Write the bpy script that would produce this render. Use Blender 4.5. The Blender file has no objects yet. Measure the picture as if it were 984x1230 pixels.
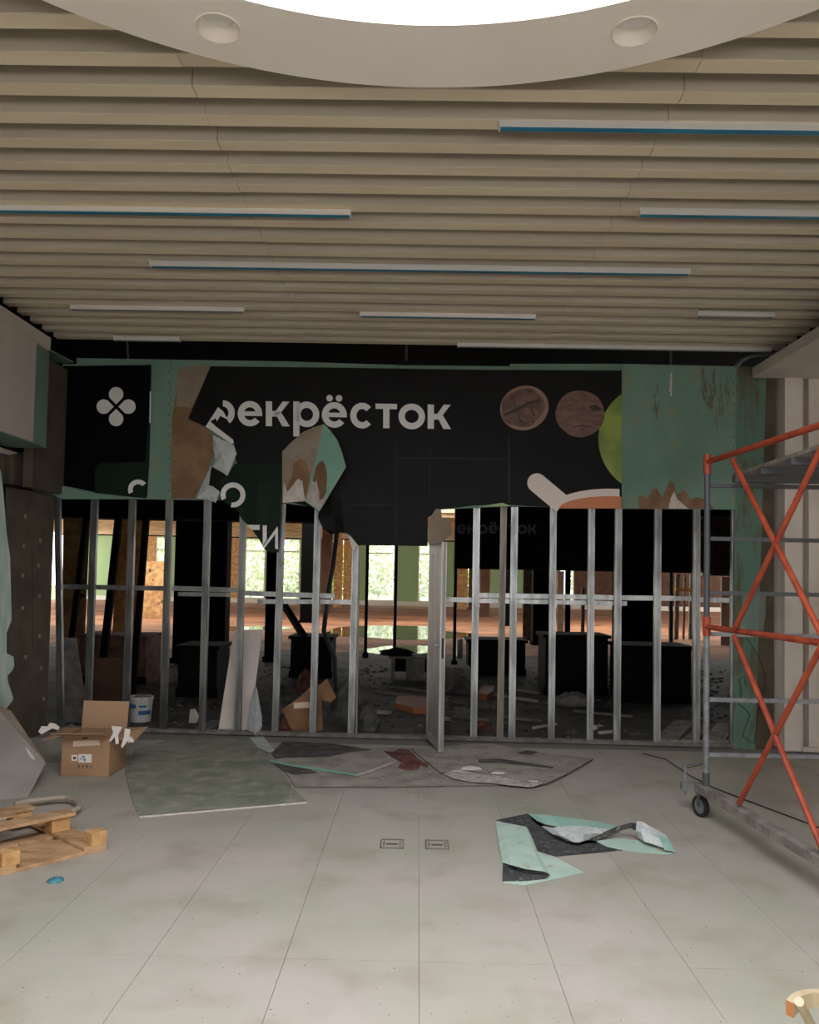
import bpy, bmesh, math, random
from mathutils import Vector, Matrix
random.seed(7)
scene = bpy.context.scene
COL = scene.collection
def rnd(a, b): return random.uniform(a, b)

# ------------------------------------------------------------------ camera
FPX, CXP, CYP, HCAM = 985.0, 492.0, 656.0, 1.72
PITCH, YAW, ROLL = math.radians(2.27), math.radians(0.64), math.radians(1.09)
fwd = Vector((-math.sin(YAW)*math.cos(PITCH), math.cos(YAW)*math.cos(PITCH), math.sin(PITCH)))
rt0 = Vector((math.cos(YAW), math.sin(YAW), 0)); up0 = rt0.cross(fwd)
rt = rt0*math.cos(ROLL) + up0*math.sin(ROLL)
up = up0*math.cos(ROLL) - rt0*math.sin(ROLL)
CAM = Vector((0, 0, HCAM))
cd = bpy.data.cameras.new('camera'); cam = bpy.data.objects.new('camera', cd); COL.objects.link(cam)
cd.sensor_fit = 'HORIZONTAL'; cd.sensor_width = 36.0; cd.lens = 36.0*FPX/984.0
cd.shift_y = (CYP-615.0)/984.0; cd.clip_end = 300; cd.clip_start = 0.05
cam.matrix_world = Matrix(((rt.x, up.x, -fwd.x, 0), (rt.y, up.y, -fwd.y, 0), (rt.z, up.z, -fwd.z, HCAM), (0, 0, 0, 1)))
scene.camera = cam

# ------------------------------------------------------------------ world, lights, exposure
w = bpy.data.worlds.new('overcast_sky'); scene.world = w; w.use_nodes = True
nt = w.node_tree; bg = nt.nodes['Background']
bg.inputs['Color'].default_value = (1.0, 0.985, 0.955, 1); bg.inputs['Strength'].default_value = 5.0
SKYLIGHT_POWER = 8.5
vs = scene.view_settings
vs.view_transform = 'Standard'; vs.look = 'None'; vs.gamma = 1.0; vs.use_curve_mapping = False
vs.exposure = 0.0

# ------------------------------------------------------------------ pixel helpers
def ray(x, y): return fwd + rt*((x-CXP)/FPX) - up*((y-CYP)/FPX)
def plane_hit(x, y, p0, n):
    d = ray(x, y); return CAM + d*((p0-CAM).dot(n)/d.dot(n))
def FZ(x, y, z=0.0): return plane_hit(x, y, Vector((0, 0, z)), Vector((0, 0, 1)))
def PY(x, y, Y): return plane_hit(x, y, Vector((0, Y, 0)), Vector((0, 1, 0)))
def PX(x, y, X): return plane_hit(x, y, Vector((X, 0, 0)), Vector((1, 0, 0)))
ALPHA = math.radians(-1.4)
PU = Vector((math.cos(ALPHA), math.sin(ALPHA), 0)); PN = Vector((PU.y, -PU.x, 0))
PP0 = FZ(500, 888.5)
def PW(x, y, off=0.0): return plane_hit(x, y, PP0+PN*off, PN)
def plane3(a, b, c):
    n = (b-a).cross(c-a).normalized()
    if n.dot(CAM-a) < 0: n = -n
    return a, n

# ------------------------------------------------------------------ mesh helpers
class G:
    def __init__(s): s.v = []; s.f = []; s.mi = []
    def add(s, vs, fs, mi=0):
        o = len(s.v); s.v += [Vector(p) for p in vs]
        for f in fs: s.f.append(tuple(o+i for i in f)); s.mi.append(mi)
        return s
    def box(s, c, d, U=Vector((1, 0, 0)), V=Vector((0, 1, 0)), W=Vector((0, 0, 1)), mi=0):
        c = Vector(c); a = U*(d[0]/2); b = V*(d[1]/2); e = W*(d[2]/2)
        P = [c+a*i+b*j+e*k for k in (-1, 1) for j in (-1, 1) for i in (-1, 1)]
        return s.add(P, [(0, 2, 3, 1), (4, 5, 7, 6), (0, 1, 5, 4), (2, 6, 7, 3), (0, 4, 6, 2), (1, 3, 7, 5)], mi)
    def box2(s, lo, hi, mi=0):
        lo = Vector(lo); hi = Vector(hi); return s.box((lo+hi)/2, hi-lo, mi=mi)
    def bar(s, a, b, wd, ht, side=None, mi=0):
        a = Vector(a); b = Vector(b); L = (b-a); l = L.length; L = L.normalized()
        ref = Vector(side) if side else (Vector((0, 0, 1)) if abs(L.z) < .9 else Vector((0, 1, 0)))
        W = (ref-L*ref.dot(L)).normalized(); V = L.cross(W)
        return s.box((a+b)/2, (l, wd, ht), L, V, W, mi)
    def tube(s, pts, r, n=8, mi=0, cap=True):
        pts = [Vector(p) for p in pts]; rings = []
        t0 = (pts[1]-pts[0]).normalized()
        ref = Vector((0, 0, 1)) if abs(t0.z) < .9 else Vector((1, 0, 0))
        V = t0.cross(ref).normalized()
        o = len(s.v)
        for i, p in enumerate(pts):
            t = ((pts[min(i+1, len(pts)-1)]-p).normalized() + (p-pts[max(i-1, 0)]).normalized())
            t = t.normalized() if t.length > 1e-6 else t0
            V = (V-t*V.dot(t)).normalized(); B = t.cross(V)
            rr = r[i] if isinstance(r, (list, tuple)) else r
            s.v += [p+(V*math.cos(2*math.pi*k/n)+B*math.sin(2*math.pi*k/n))*rr for k in range(n)]
        for i in range(len(pts)-1):
            for k in range(n):
                s.f.append((o+i*n+k, o+i*n+(k+1) % n, o+(i+1)*n+(k+1) % n, o+(i+1)*n+k)); s.mi.append(mi)
        if cap:
            s.f.append(tuple(o+k for k in range(n))[::-1]); s.mi.append(mi)
            q = o+(len(pts)-1)*n; s.f.append(tuple(q+k for k in range(n))); s.mi.append(mi)
        return s
    def slab(s, pts, n, th, mi=0, mb=None, ms=None):
        # outlined plate: pts = face, extruded by -n*th
        pts = [Vector(p) for p in pts]; k = len(pts); n = Vector(n).normalized()
        ar = sum(((pts[i]-pts[0]).cross(pts[(i+1) % k]-pts[0]) for i in range(k)), Vector())
        if ar.dot(n) < 0: pts = pts[::-1]
        o = len(s.v); s.v += pts+[p-n*th for p in pts]
        s.f.append(tuple(o+i for i in range(k))); s.mi.append(mi)
        s.f.append(tuple(o+k+i for i in range(k))[::-1]); s.mi.append(mi if mb is None else mb)
        for i in range(k):
            j = (i+1) % k; s.f.append((o+i, o+k+i, o+k+j, o+j)); s.mi.append(mi if ms is None else ms)
        return s
    def lathe(s, prof, c, n=24, mi=0):
        c = Vector(c); o = len(s.v)
        for r, z in prof:
            s.v += [c+Vector((r*math.cos(2*math.pi*k/n), r*math.sin(2*math.pi*k/n), z)) for k in range(n)]
        for i in range(len(prof)-1):
            for k in range(n):
                s.f.append((o+i*n+k, o+i*n+(k+1) % n, o+(i+1)*n+(k+1) % n, o+(i+1)*n+k)); s.mi.append(mi)
        return s
def mesh_of(g, name, mats, origin):
    me = bpy.data.meshes.new(name)
    me.from_pydata([tuple(p-origin) for p in g.v], [], g.f)
    for m in mats: me.materials.append(m)
    if len(mats) > 1: me.polygons.foreach_set('material_index', g.mi)
    me.validate(); me.update(); return me
def wloc(o):
    p = Vector()
    while o: p = p+o.location; o = o.parent
    return p
def mk(name, g, mats, parent=None, label=None, cat=None, group=None, kind=None, smooth=False, bevel=0.0, fixn=True, origin=None):
    if not isinstance(mats, (list, tuple)): mats = [mats]
    xs = [p.x for p in g.v]; ys = [p.y for p in g.v]; zs = [p.z for p in g.v]
    org = Vector(origin) if origin is not None else Vector(((min(xs)+max(xs))/2, (min(ys)+max(ys))/2, min(zs)))
    me = mesh_of(g, name, mats, org)
    if fixn:
        bm = bmesh.new(); bm.from_mesh(me); bmesh.ops.recalc_face_normals(bm, faces=bm.faces); bm.to_mesh(me); bm.free()
    o = bpy.data.objects.new(name, me); COL.objects.link(o)
    if parent: o.parent = parent; o.location = org-wloc(parent)
    else: o.location = org
    if smooth: me.polygons.foreach_set('use_smooth', [True]*len(me.polygons))
    if bevel:
        b = o.modifiers.new('bevel', 'BEVEL'); b.width = bevel; b.segments = 1; b.limit_method = 'ANGLE'
    return tag(o, label, cat, group, kind)
def tag(o, label=None, cat=None, group=None, kind=None):
    if label: o['label'] = label
    if cat: o['category'] = cat
    if group: o['group'] = group
    if kind: o['kind'] = kind
    return o
def thing(name, loc, label=None, cat=None, group=None, kind=None):
    o = bpy.data.objects.new(name, None); COL.objects.link(o); o.location = Vector(loc); o.empty_display_size = .1
    return tag(o, label, cat, group, kind)
def inst(name, me, loc, parent):
    o = bpy.data.objects.new(name, me); COL.objects.link(o); o.parent = parent; o.location = Vector(loc)-wloc(parent); return o

# ------------------------------------------------------------------ materials
def lin(c): return tuple(((v/255)/12.92 if v/255 <= .04045 else ((v/255+.055)/1.055)**2.4) for v in c)+(1,)
def M(name, c, rough=.7, metal=0.0, c2=None, ns=4.0, nd=5.0, lo=.4, hi=.6, bump=0.0, bs=60.0, stretch=(1, 1, 1), spec=.5, rand=0.0, c3=None, ns3=30.0, lo3=.62, hi3=.7):
    m = bpy.data.materials.new(name); m.use_nodes = True; t = m.node_tree; b = t.nodes['Principled BSDF']
    b.inputs['Base Color'].default_value = lin(c); b.inputs['Roughness'].default_value = rough
    b.inputs['Metallic'].default_value = metal; b.inputs['Specular IOR Level'].default_value = spec
    ge = t.nodes.new('ShaderNodeNewGeometry'); mp = t.nodes.new('ShaderNodeMapping'); mp.inputs['Scale'].default_value = stretch
    t.links.new(ge.outputs['Position'], mp.inputs['Vector'])
    out = None
    def layer(prev, col, scale, lo, hi, det):
        nz = t.nodes.new('ShaderNodeTexNoise'); nz.inputs['Scale'].default_value = scale; nz.inputs['Detail'].default_value = det
        t.links.new(mp.outputs['Vector'], nz.inputs['Vector'])
        mr = t.nodes.new('ShaderNodeMapRange'); mr.inputs['From Min'].default_value = lo; mr.inputs['From Max'].default_value = hi
        t.links.new(nz.outputs['Fac'], mr.inputs['Value'])
        mx = t.nodes.new('ShaderNodeMix'); mx.data_type = 'RGBA'
        if prev is None: mx.inputs['A'].default_value = lin(c)
        else: t.links.new(prev, mx.inputs['A'])
        mx.inputs['B'].default_value = lin(col); t.links.new(mr.outputs['Result'], mx.inputs['Factor'])
        return mx.outputs['Result']
    if c2: out = layer(out, c2, ns, lo, hi, nd)
    if c3: out = layer(out, c3, ns3, lo3, hi3, 4.0)
    if rand:
        oi = t.nodes.new('ShaderNodeObjectInfo'); mr = t.nodes.new('ShaderNodeMapRange')
        mr.inputs['To Min'].default_value = 1-rand; mr.inputs['To Max'].default_value = 1+rand
        t.links.new(oi.outputs['Random'], mr.inputs['Value'])
        mm = t.nodes.new('ShaderNodeVectorMath'); mm.operation = 'SCALE'
        if out is None: mm.inputs[0].default_value = lin(c)[:3]
        else: t.links.new(out, mm.inputs[0])
        t.links.new(mr.outputs['Result'], mm.inputs['Scale']); out = mm.outputs['Vector']
    if out is not None: t.links.new(out, b.inputs['Base Color'])
    if bump:
        nz = t.nodes.new('ShaderNodeTexNoise'); nz.inputs['Scale'].default_value = bs; nz.inputs['Detail'].default_value = 4
        t.links.new(mp.outputs['Vector'], nz.inputs['Vector'])
        bp = t.nodes.new('ShaderNodeBump'); bp.inputs['Strength'].default_value = bump; bp.inputs['Distance'].default_value = .01
        t.links.new(nz.outputs['Fac'], bp.inputs['Height']); t.links.new(bp.outputs['Normal'], b.inputs['Normal'])
    return m
def emis(name, c, s):
    m = bpy.data.materials.new(name); m.use_nodes = True; b = m.node_tree.nodes['Principled BSDF']
    b.inputs['Base Color'].default_value = lin(c); b.inputs['Emission Color'].default_value = lin(c); b.inputs['Emission Strength'].default_value = s
    return m
T = {}
T['tile'] = M('floor_tile', (180, 171, 161), .62, c2=(165, 164, 147), ns=.9, lo=.36, hi=.64, c3=(150, 140, 122), ns3=2.6, lo3=.5, hi3=.85, bump=.25, bs=45, rand=.02)
T['grout'] = M('grout', (138, 133, 126), .9)
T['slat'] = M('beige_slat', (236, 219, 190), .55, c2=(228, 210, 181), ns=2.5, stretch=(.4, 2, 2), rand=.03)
T['slat_shaded_side'] = M('shaded_slat_side', (204, 191, 170), .6, c2=(196, 183, 162), ns=2.5, stretch=(.4, 2, 2), rand=.03)  # darker slat copy: shade on the side faces is put into the colour
T['void'] = M('black_void', (10, 10, 10), .95)
T['ring'] = M('ring_plaster', (250, 241, 228), .75, c2=(246, 236, 222), ns=2)
T['plaster'] = M('white_plaster', (222, 211, 200), .8, c2=(208, 197, 186), ns=1.6, bump=.08, bs=30)
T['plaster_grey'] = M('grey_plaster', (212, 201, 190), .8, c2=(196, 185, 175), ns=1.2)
T['green'] = M('green_board', (116, 146, 130), .8, c2=(106, 136, 120), ns=2.2, c3=(128, 138, 112), ns3=7, lo3=.58, hi3=.72, stretch=(1, 1, .55))
T['green_dirty'] = M('green_board_scuffed', (92, 122, 106), .8, c2=(92, 92, 70), ns=6, lo=.52, hi=.62, stretch=(1.6, 1, .35), bump=.1)
T['mint'] = M('mint_board', (142, 190, 168), .7, c2=(132, 180, 158), ns=3)
T['brown_paper'] = M('torn_brown_paper', (138, 108, 80), .9, c2=(122, 92, 66), ns=5)
T['brown_dark'] = M('brown_board', (92, 82, 66), .9, c2=(78, 68, 54), ns=3)
T['tan_grey'] = M('grey_paper_core', (150, 136, 120), .9, c2=(138, 122, 104), ns=5)
T['gyps_white'] = M('white_gypsum', (208, 200, 190), .9, c2=(190, 182, 172), ns=14)
T['gyps_grey'] = M('grey_board', (168, 160, 152), .85, c2=(156, 148, 140), ns=3)
T['black_vinyl'] = M('black_vinyl', (10, 10, 10), .6, spec=.2, c2=(17, 16, 16), ns=2.0, bump=.05, bs=4)
T['shaded_black'] = M('shaded_black_vinyl', (4, 4, 4), .7, spec=.08)  # darker copy of the black vinyl, weak light there painted into the colour
T['green_print'] = M('dark_green_print', (18, 36, 27), .6, spec=.15)
T['scuff'] = M('dull_scuff', (104, 102, 84), .9)
T['seam'] = M('faint_seam', (27, 26, 26), .6)
T['white_print'] = M('white_print', (222, 220, 216), .5)
T['vinyl_back'] = M('pale_vinyl_back', (200, 206, 200), .55, c2=(180, 190, 184), ns=9)
T['walnut'] = M('walnut_print', (112, 80, 64), .5, c2=(74, 48, 39), ns=13, nd=2, lo=.4, hi=.66)
T['walnut_shell'] = M('walnut_shell_print', (142, 108, 88), .5)
T['walnut_whole'] = M('walnut_whole_print', (118, 86, 71), .5, c2=(92, 64, 53), ns=10, nd=3, lo=.4, hi=.66, stretch=(1, 1, 1.8))
T['apple'] = M('apple_print', (140, 158, 62), .45, c2=(112, 132, 52), ns=3)
T['cup'] = M('cup_print', (222, 206, 196), .45)
T['tea'] = M('tea_print', (196, 116, 66), .45)
T['steel'] = M('galvanised_steel', (158, 160, 160), .33, 0.9, c2=(122, 124, 124), ns=9, stretch=(1, 1, .25))
T['steel_warm'] = M('dusty_steel', (138, 131, 121), .5, 0.6, c2=(116, 110, 101), ns=14, stretch=(1, 1, .2))
T['alu'] = M('aluminium', (196, 194, 190), .45, .5, c2=(176, 172, 168), ns=6, stretch=(1, 1, .3))
T['alu_face'] = M('brushed_door_face', (190, 186, 180), .45, .4, c2=(168, 162, 155), ns=5, stretch=(1, 1, .3))
T['dark_metal'] = M('dark_metal', (34, 34, 34), .5, .3)
T['orange'] = M('orange_paint', (168, 72, 42), .5, c2=(144, 56, 33), ns=10, c3=(120, 60, 40), ns3=40, lo3=.66, hi3=.72)
T['zinc'] = M('scaffold_zinc', (136, 138, 140), .5, .35, c2=(116, 118, 120), ns=16)
T['zinc_dark'] = M('scaffold_dark_rung', (84, 86, 88), .55, .3)
T['timber'] = M('weathered_timber', (140, 134, 124), .85, c2=(110, 104, 96), ns=9, stretch=(1, 1, 1), bump=.2)
T['pallet'] = M('pallet_wood', (190, 154, 114), .8, c2=(164, 126, 88), ns=5, stretch=(.6, 3, 3), bump=.2, c3=(120, 84, 54), ns3=18, lo3=.64, hi3=.7)
T['pallet_end'] = M('pallet_block_wood', (206, 162, 108), .8, c2=(180, 136, 86), ns=14, bump=.2)
T['card'] = M('cardboard', (168, 133, 101), .85, c2=(158, 123, 91), ns=4)
T['card_in'] = M('cardboard_inside', (172, 138, 106), .85)
T['card_dark'] = M('cardboard_dull', (140, 102, 70), .85, c2=(120, 88, 60), ns=4)
T['paper'] = M('white_paper', (222, 216, 206), .8)
T['tape'] = M('masking_tape', (214, 194, 172), .7)
T['ink'] = M('black_ink', (46, 40, 36), .7)
T['blue'] = M('blue_print', (40, 96, 150), .5)
T['bucket'] = M('white_bucket', (200, 198, 192), .45)
T['rubber'] = M('black_rubber', (24, 24, 24), .6)
T['film_blue'] = M('blue_protective_film', (52, 136, 168), .35, c2=(44, 120, 152), ns=6, stretch=(.3, 1, 1))
T['lamp_white'] = M('lamp_white', (226, 222, 216), .4)
T['diffuser'] = M('lamp_diffuser', (150, 152, 152), .5)
T['teal_lid'] = M('teal_plastic', (62, 118, 132), .12, c2=(96, 152, 162), ns=30)
T['vinyl_dark'] = M('dark_grey_vinyl_back', (74, 74, 74), .7, c2=(52, 52, 54), ns=14, c3=(128, 124, 118), ns3=28, lo3=.58, hi3=.68)
T['vinyl_mint'] = M('pale_mint_vinyl', (190, 212, 196), .6, c2=(176, 202, 186), ns=6, c3=(170, 150, 126), ns3=7, lo3=.6, hi3=.7)
T['vinyl_teal'] = M('teal_mint_vinyl', (150, 194, 177), .55, c2=(160, 200, 184), ns=6)
T['vinyl_white'] = M('white_vinyl', (206, 210, 208), .6, c2=(186, 194, 194), ns=16)
T['green_floor'] = M('dirty_green_board', (142, 144, 126), .9, c2=(122, 126, 108), ns=3, c3=(166, 160, 148), ns3=7, lo3=.5, hi3=.75)
T['grey_floor'] = M('dirty_grey_board', (172, 165, 153), .9, c2=(152, 146, 134), ns=3, c3=(130, 126, 114), ns3=6, lo3=.5, hi3=.8)
T['powder'] = M('plaster_powder', (206, 201, 192), .95, c2=(172, 166, 156), ns=22, lo=.42, hi=.58)
T['charcoal'] = M('charcoal_sheet', (96, 92, 88), .85, c2=(66, 62, 60), ns=8)
T['red_rag'] = M('red_rag', (124, 78, 70), .9, c2=(88, 52, 48), ns=12)
T['crumb'] = M('plaster_crumbs', (196, 190, 180), .9)
T['grit'] = M('dark_grit', (70, 62, 56), .9)
T['hose'] = M('beige_hose', (168, 156, 138), .6)
T['oak'] = M('pale_bent_wood', (196, 180, 148), .5, c2=(180, 162, 128), ns=6)
T['oak_end'] = M('orange_wood_end', (190, 122, 70), .7)
T['hall_floor'] = M('dirty_concrete', (76, 71, 65), .85, c2=(52, 48, 43), ns=1.6, c3=(96, 90, 82), ns3=8, lo3=.6, hi3=.7, bump=.2, bs=12)
T['dirt'] = M('brown_dirt', (174, 118, 76), .9, c2=(128, 84, 54), ns=.45, lo=.35, hi=.6, c3=(96, 66, 44), ns3=1.6, lo3=.52, hi3=.64, bump=.2, bs=3, stretch=(.5, 1, 1))
T['water'] = M('puddle_water', (20, 18, 16), .03, spec=.9)
T['black_clad'] = M('black_cladding', (5, 5, 5), .8, spec=.1)
T['brown_col'] = M('brown_cladding', (96, 66, 46), .8, c2=(80, 54, 38), ns=2)
T['osb'] = M('chipboard', (216, 174, 118), .85, c2=(184, 138, 88), ns=6, c3=(86, 60, 38), ns3=4, lo3=.66, hi3=.72)
T['far_green'] = M('pale_green_wall', (156, 186, 138), .8)
T['far_frame'] = M('white_window_frame', (220, 218, 210), .6)
T['timber_ceiling'] = M('warm_timber_ceiling', (220, 198, 158), .8, c2=(196, 168, 124), ns=1.5)
T['brick'] = M('dim_brick', (128, 92, 76), .9, c2=(96, 68, 56), ns=6, rand=.2)
T['orange_board'] = M('orange_board', (150, 86, 48), .7)
T['junk_grey'] = M('junk_grey', (120, 116, 110), .8, c2=(96, 92, 86), ns=8)
T['junk_dark'] = M('junk_dark', (13, 12, 12), .8, c2=(8, 8, 8), ns=6, spec=.15)
T['bag'] = M('grey_sack', (78, 78, 72), .75, c2=(58, 58, 54), ns=9)
T['leaf'] = M('leaf', (150, 174, 74), .7, c2=(176, 190, 104), ns=1.2)
T['bark'] = M('bark', (90, 72, 56), .9)
T['grass'] = M('grass', (110, 130, 70), .9, c2=(130, 140, 90), ns=2)
T['dim_letter'] = M('dim_lettering', (58, 58, 60), .6)
def glass_mat():
    m = bpy.data.materials.new('hazy_pane'); m.use_nodes = True; t = m.node_tree
    for n in list(t.nodes):
        if n.type != 'OUTPUT_MATERIAL': t.nodes.remove(n)
    out = [n for n in t.nodes if n.type == 'OUTPUT_MATERIAL'][0]
    tr = t.nodes.new('ShaderNodeBsdfTransparent'); tr.inputs['Color'].default_value = (.96, .98, .96, 1)
    tl = t.nodes.new('ShaderNodeBsdfTranslucent'); tl.inputs['Color'].default_value = (.9, .92, .88, 1)
    ge = t.nodes.new('ShaderNodeNewGeometry'); nz = t.nodes.new('ShaderNodeTexNoise'); nz.inputs['Scale'].default_value = 6; nz.inputs['Detail'].default_value = 6
    t.links.new(ge.outputs['Position'], nz.inputs['Vector'])
    mr = t.nodes.new('ShaderNodeMapRange'); mr.inputs['From Min'].default_value = .4; mr.inputs['From Max'].default_value = .65
    mr.inputs['To Min'].default_value = .10; mr.inputs['To Max'].default_value = .42
    t.links.new(nz.outputs['Fac'], mr.inputs['Value'])
    mx = t.nodes.new('ShaderNodeMixShader'); t.links.new(mr.outputs['Result'], mx.inputs['Fac'])
    t.links.new(tr.outputs[0], mx.inputs[1]); t.links.new(tl.outputs[0], mx.inputs[2]); t.links.new(mx.outputs[0], out.inputs['Surface'])
    return m
T['pane'] = glass_mat()
def plastic_mat():
    m = M('clear_plastic', (170, 190, 180), .25); m.node_tree.nodes['Principled BSDF'].inputs['Alpha'].default_value = .35; return m
T['clear'] = plastic_mat()
# ================================================================== STRUCTURE
ZS = 4.207                       # underside of the slats
# ---- floor of tiles
g = G().box2((-8.5, -6, -.2), (8.5, 8.95, -.012))
floor = mk('floor', g, T['grout'], label='pale grey tiled floor of the room', kind='structure')
tw, tl_, gap = .605, 1.195, .0022
g = G().box((0, 0, -.006), (tw-gap, tl_-gap, .012))
tile_me = mesh_of(g, 'tile', [T['tile']], Vector()); 
for i in range(-7, 10):
    for j in range(-3, 5):
        y0 = 3.76+tl_*j
        if y0+tl_ > 8.95: continue
        inst('tile', tile_me, (.037+tw*(i+.5), y0+tl_/2, rnd(-.0004, .0004)), floor)
# ---- slatted ceiling
g = G().box2((-4.6, -6, ZS+.2), (8.5, 8.72, ZS+.26))
ceiling = mk('ceiling', g, T['void'], label='dark ceiling deck above beige slats', kind='structure')
SW, SD = .106, .17
segs = [(-3.90, -1.2), (-1.197, 1.3), (1.303, 3.80)]
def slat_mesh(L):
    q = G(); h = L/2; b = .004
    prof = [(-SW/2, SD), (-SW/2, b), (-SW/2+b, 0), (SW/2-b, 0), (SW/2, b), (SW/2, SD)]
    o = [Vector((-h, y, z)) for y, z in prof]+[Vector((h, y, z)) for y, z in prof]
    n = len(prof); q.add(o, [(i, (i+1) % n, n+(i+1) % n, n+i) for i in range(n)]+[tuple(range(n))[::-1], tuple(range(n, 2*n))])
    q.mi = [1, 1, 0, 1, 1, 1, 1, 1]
    return mesh_of(q, 'slat', [T['slat'], T['slat_shaded_side']], Vector())
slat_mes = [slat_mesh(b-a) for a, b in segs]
ROW0, PIT = 3.5986, .2622
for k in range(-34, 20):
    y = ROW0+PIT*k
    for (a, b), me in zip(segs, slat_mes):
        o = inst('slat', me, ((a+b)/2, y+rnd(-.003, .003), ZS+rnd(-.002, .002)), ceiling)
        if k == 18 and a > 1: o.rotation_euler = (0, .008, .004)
# ---- ring and luminous disc
RC = Vector((0.0, 1.348, 0)); RO, RI, RT = 2.565, 2.114, .088
g = G(); n = 160; zr = ZS-.09
for r, z in ((RI, zr+.0), (RO, zr), (RO, zr+RT), (RI, zr+RT)):
    g.v += [RC+Vector((r*math.cos(2*math.pi*k/n), r*math.sin(2*math.pi*k/n), z)) for k in range(n)]
holes = []
for i in range(4):
    for k in range(n):
        g.f.append((i*n+k, i*n+(k+1) % n, ((i+1) % 4)*n+(k+1) % n, ((i+1) % 4)*n+k)); g.mi.append(0)
ring = mk('ceiling_ring', g, T['ring'], label='wide white plaster ring hung around the luminous ceiling', cat='ceiling ring')
g = G(); pts = [RC+Vector((RI*.999*math.cos(2*math.pi*k/96), RI*.999*math.sin(2*math.pi*k/96), zr+.03)) for k in range(96)]
g.slab(pts, (0, 0, -1), .015)
mk('light_panel', g, emis('luminous_panel', (244, 246, 255), SKYLIGHT_POWER), label='round glowing white light panel inside the ceiling ring', cat='light panel')
bm = bmesh.new(); bm.from_mesh(ring.data)
cut = bmesh.new(); dl = [FZ(262, 34, zr), FZ(762.5, 38, zr)]
for c in dl:
    bmesh.ops.create_cone(cut, cap_ends=True, segments=48, radius1=.096, radius2=.096, depth=.3, matrix=Matrix.Translation(c-ring.location))
cme = bpy.data.meshes.new('cut'); cut.to_mesh(cme); cob = bpy.data.objects.new('cut', cme); COL.objects.link(cob); cob.location = ring.location
md = ring.modifiers.new('holes', 'BOOLEAN'); md.object = cob; md.operation = 'DIFFERENCE'; md.solver = 'EXACT'
dg = bpy.context.evaluated_depsgraph_get(); nm = bpy.data.meshes.new_from_object(ring.evaluated_get(dg))
ring.modifiers.clear(); ring.data = nm; bpy.data.objects.remove(cob); bm.free(); cut.free()
for c, lab in zip(dl, ('recessed white downlight in the ring above the clover panel', 'recessed white downlight in the ring above the scaffold')):
    o_ = (c.x, c.y, zr-.004); t = thing('downlight', o_, lab, 'downlight')
    mk('trim_ring', G().lathe([(.0945, .006), (.1025, .0045), (.103, .002), (.1005, 0), (.0955, 0), (.0945, .002), (.0945, .006)], o_, 48), T['ring'], t, smooth=True)
    mk('reflector', G().lathe([(.0944, .003), (.090, .02), (.080, .05), (.074, .062), (.0735, .064)], o_, 48), T['ring'], t, smooth=True)
    mk('lens', G().lathe([(.001, .055), (.04, .057), (.073, .0635)], o_, 48), T['lamp_white'], t, smooth=True)
# ---- side bulkheads and walls
tb = lambda nm, lo, hi, m, lab: mk(nm, G().box2(lo, hi), m, label=lab, kind='structure')
# right: ceiling edge beam with a lower flat soffit behind it
fe = PY(904, 442, 8.70); zfb = PY(904, 454, 8.70).z
tb('trim_1', (fe.x, -6, zfb), (fe.x+.05, 8.70, fe.z), T['plaster'], 'white fascia board along the right ceiling edge')
tb('trim_2', (fe.x+.05, -6, zfb), (8.4, 8.70, zfb+.04), T['plaster'], 'flat white soffit on the right side')
tb('wall_right', (8.4, -6, 0), (8.6, 8.95, ZS+.2), T['plaster'], 'white plaster wall far right')
# left: fascia and upper wall, then bare boards towards the partition
XL = -3.77
zfa, zfc = PX(0, 366, XL+.02).z, PX(0, 383, XL+.02).z
ye = PX(61, 411, XL+.02).y
tb('trim_3', (XL-.12, -6, zfc), (XL+.02, ye, min(zfa, ZS-.004)), T['plaster_grey'], 'grey plaster fascia along the left ceiling edge')
zlw = PX(0, 517, XL).z; yw = PX(41.5, 480, XL).y; yg = PX(57, 490, XL-.015).y
tb('wall_left', (XL-.1, -6, zlw), (XL, yw, zfc), T['plaster_grey'], 'light grey upper wall on the left')
tb('wall_left_board', (XL-.1, yw, zlw), (XL-.015, yg, zfc), T['green'], 'bare green board continuing the left wall')
tb('wall_left_return', (XL-.24, yg, PX(60, 590, XL-.14).z), (XL-.14, 8.93, zfc), T['brown_dark'], 'dull brown return strip beside the clover panel')
tb('trim_4', (XL-.42, -6, zlw-.012), (XL+.004, yg-.02, zlw), T['green'], 'green board edge under the left wall')
tb('trim_5', (XL-.50, -6, zlw-.11), (XL-.30, yg, zlw-.06), T['plaster_grey'], 'pale lower ledge under the left wall')
tb('wall_left_light_stop', (-4.7, -6, 0), (-4.6, 8.9, ZS+.26), T['brown_dark'], 'unseen outer left wall added to stop light leaking in')  # unseen wall, added to block sky light leaking over the left fascia
tb('wall_left_recess', (XL-.62, -6, 0), (XL-.5, 8.9, zlw-.11), T['brown_dark'], 'dark recessed lower wall on the left')
# far front wall pieces to the right of the partition
zt = PY(940, 452, 8.7).z
wl = FZ(929.5, 896); wr = FZ(954, 898)
tb('wall_pier', (wl.x, 8.66, 0), (wr.x, 8.95, zfb+.3), T['plaster'], 'white plaster pier beside the green boards')
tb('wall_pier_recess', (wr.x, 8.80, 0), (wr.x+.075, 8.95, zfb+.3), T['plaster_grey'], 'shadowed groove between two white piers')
tb('wall_pier_second', (wr.x+.075, 8.68, 0), (wr.x+.165, 8.95, zfb+.3), T['plaster'], 'narrow white pier right of the groove')
tb('wall_front_right', (wr.x+.165, 8.74, 0), (8.5, 8.95, zfb+.3), T['plaster'], 'pale plaster wall behind the scaffold')
tb('baseboard_right', (wr.x-.01, 8.63, 0), (wr.x+.16, 8.68, .05), T['plaster_grey'], 'small white base strip at the pier foot')
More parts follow.
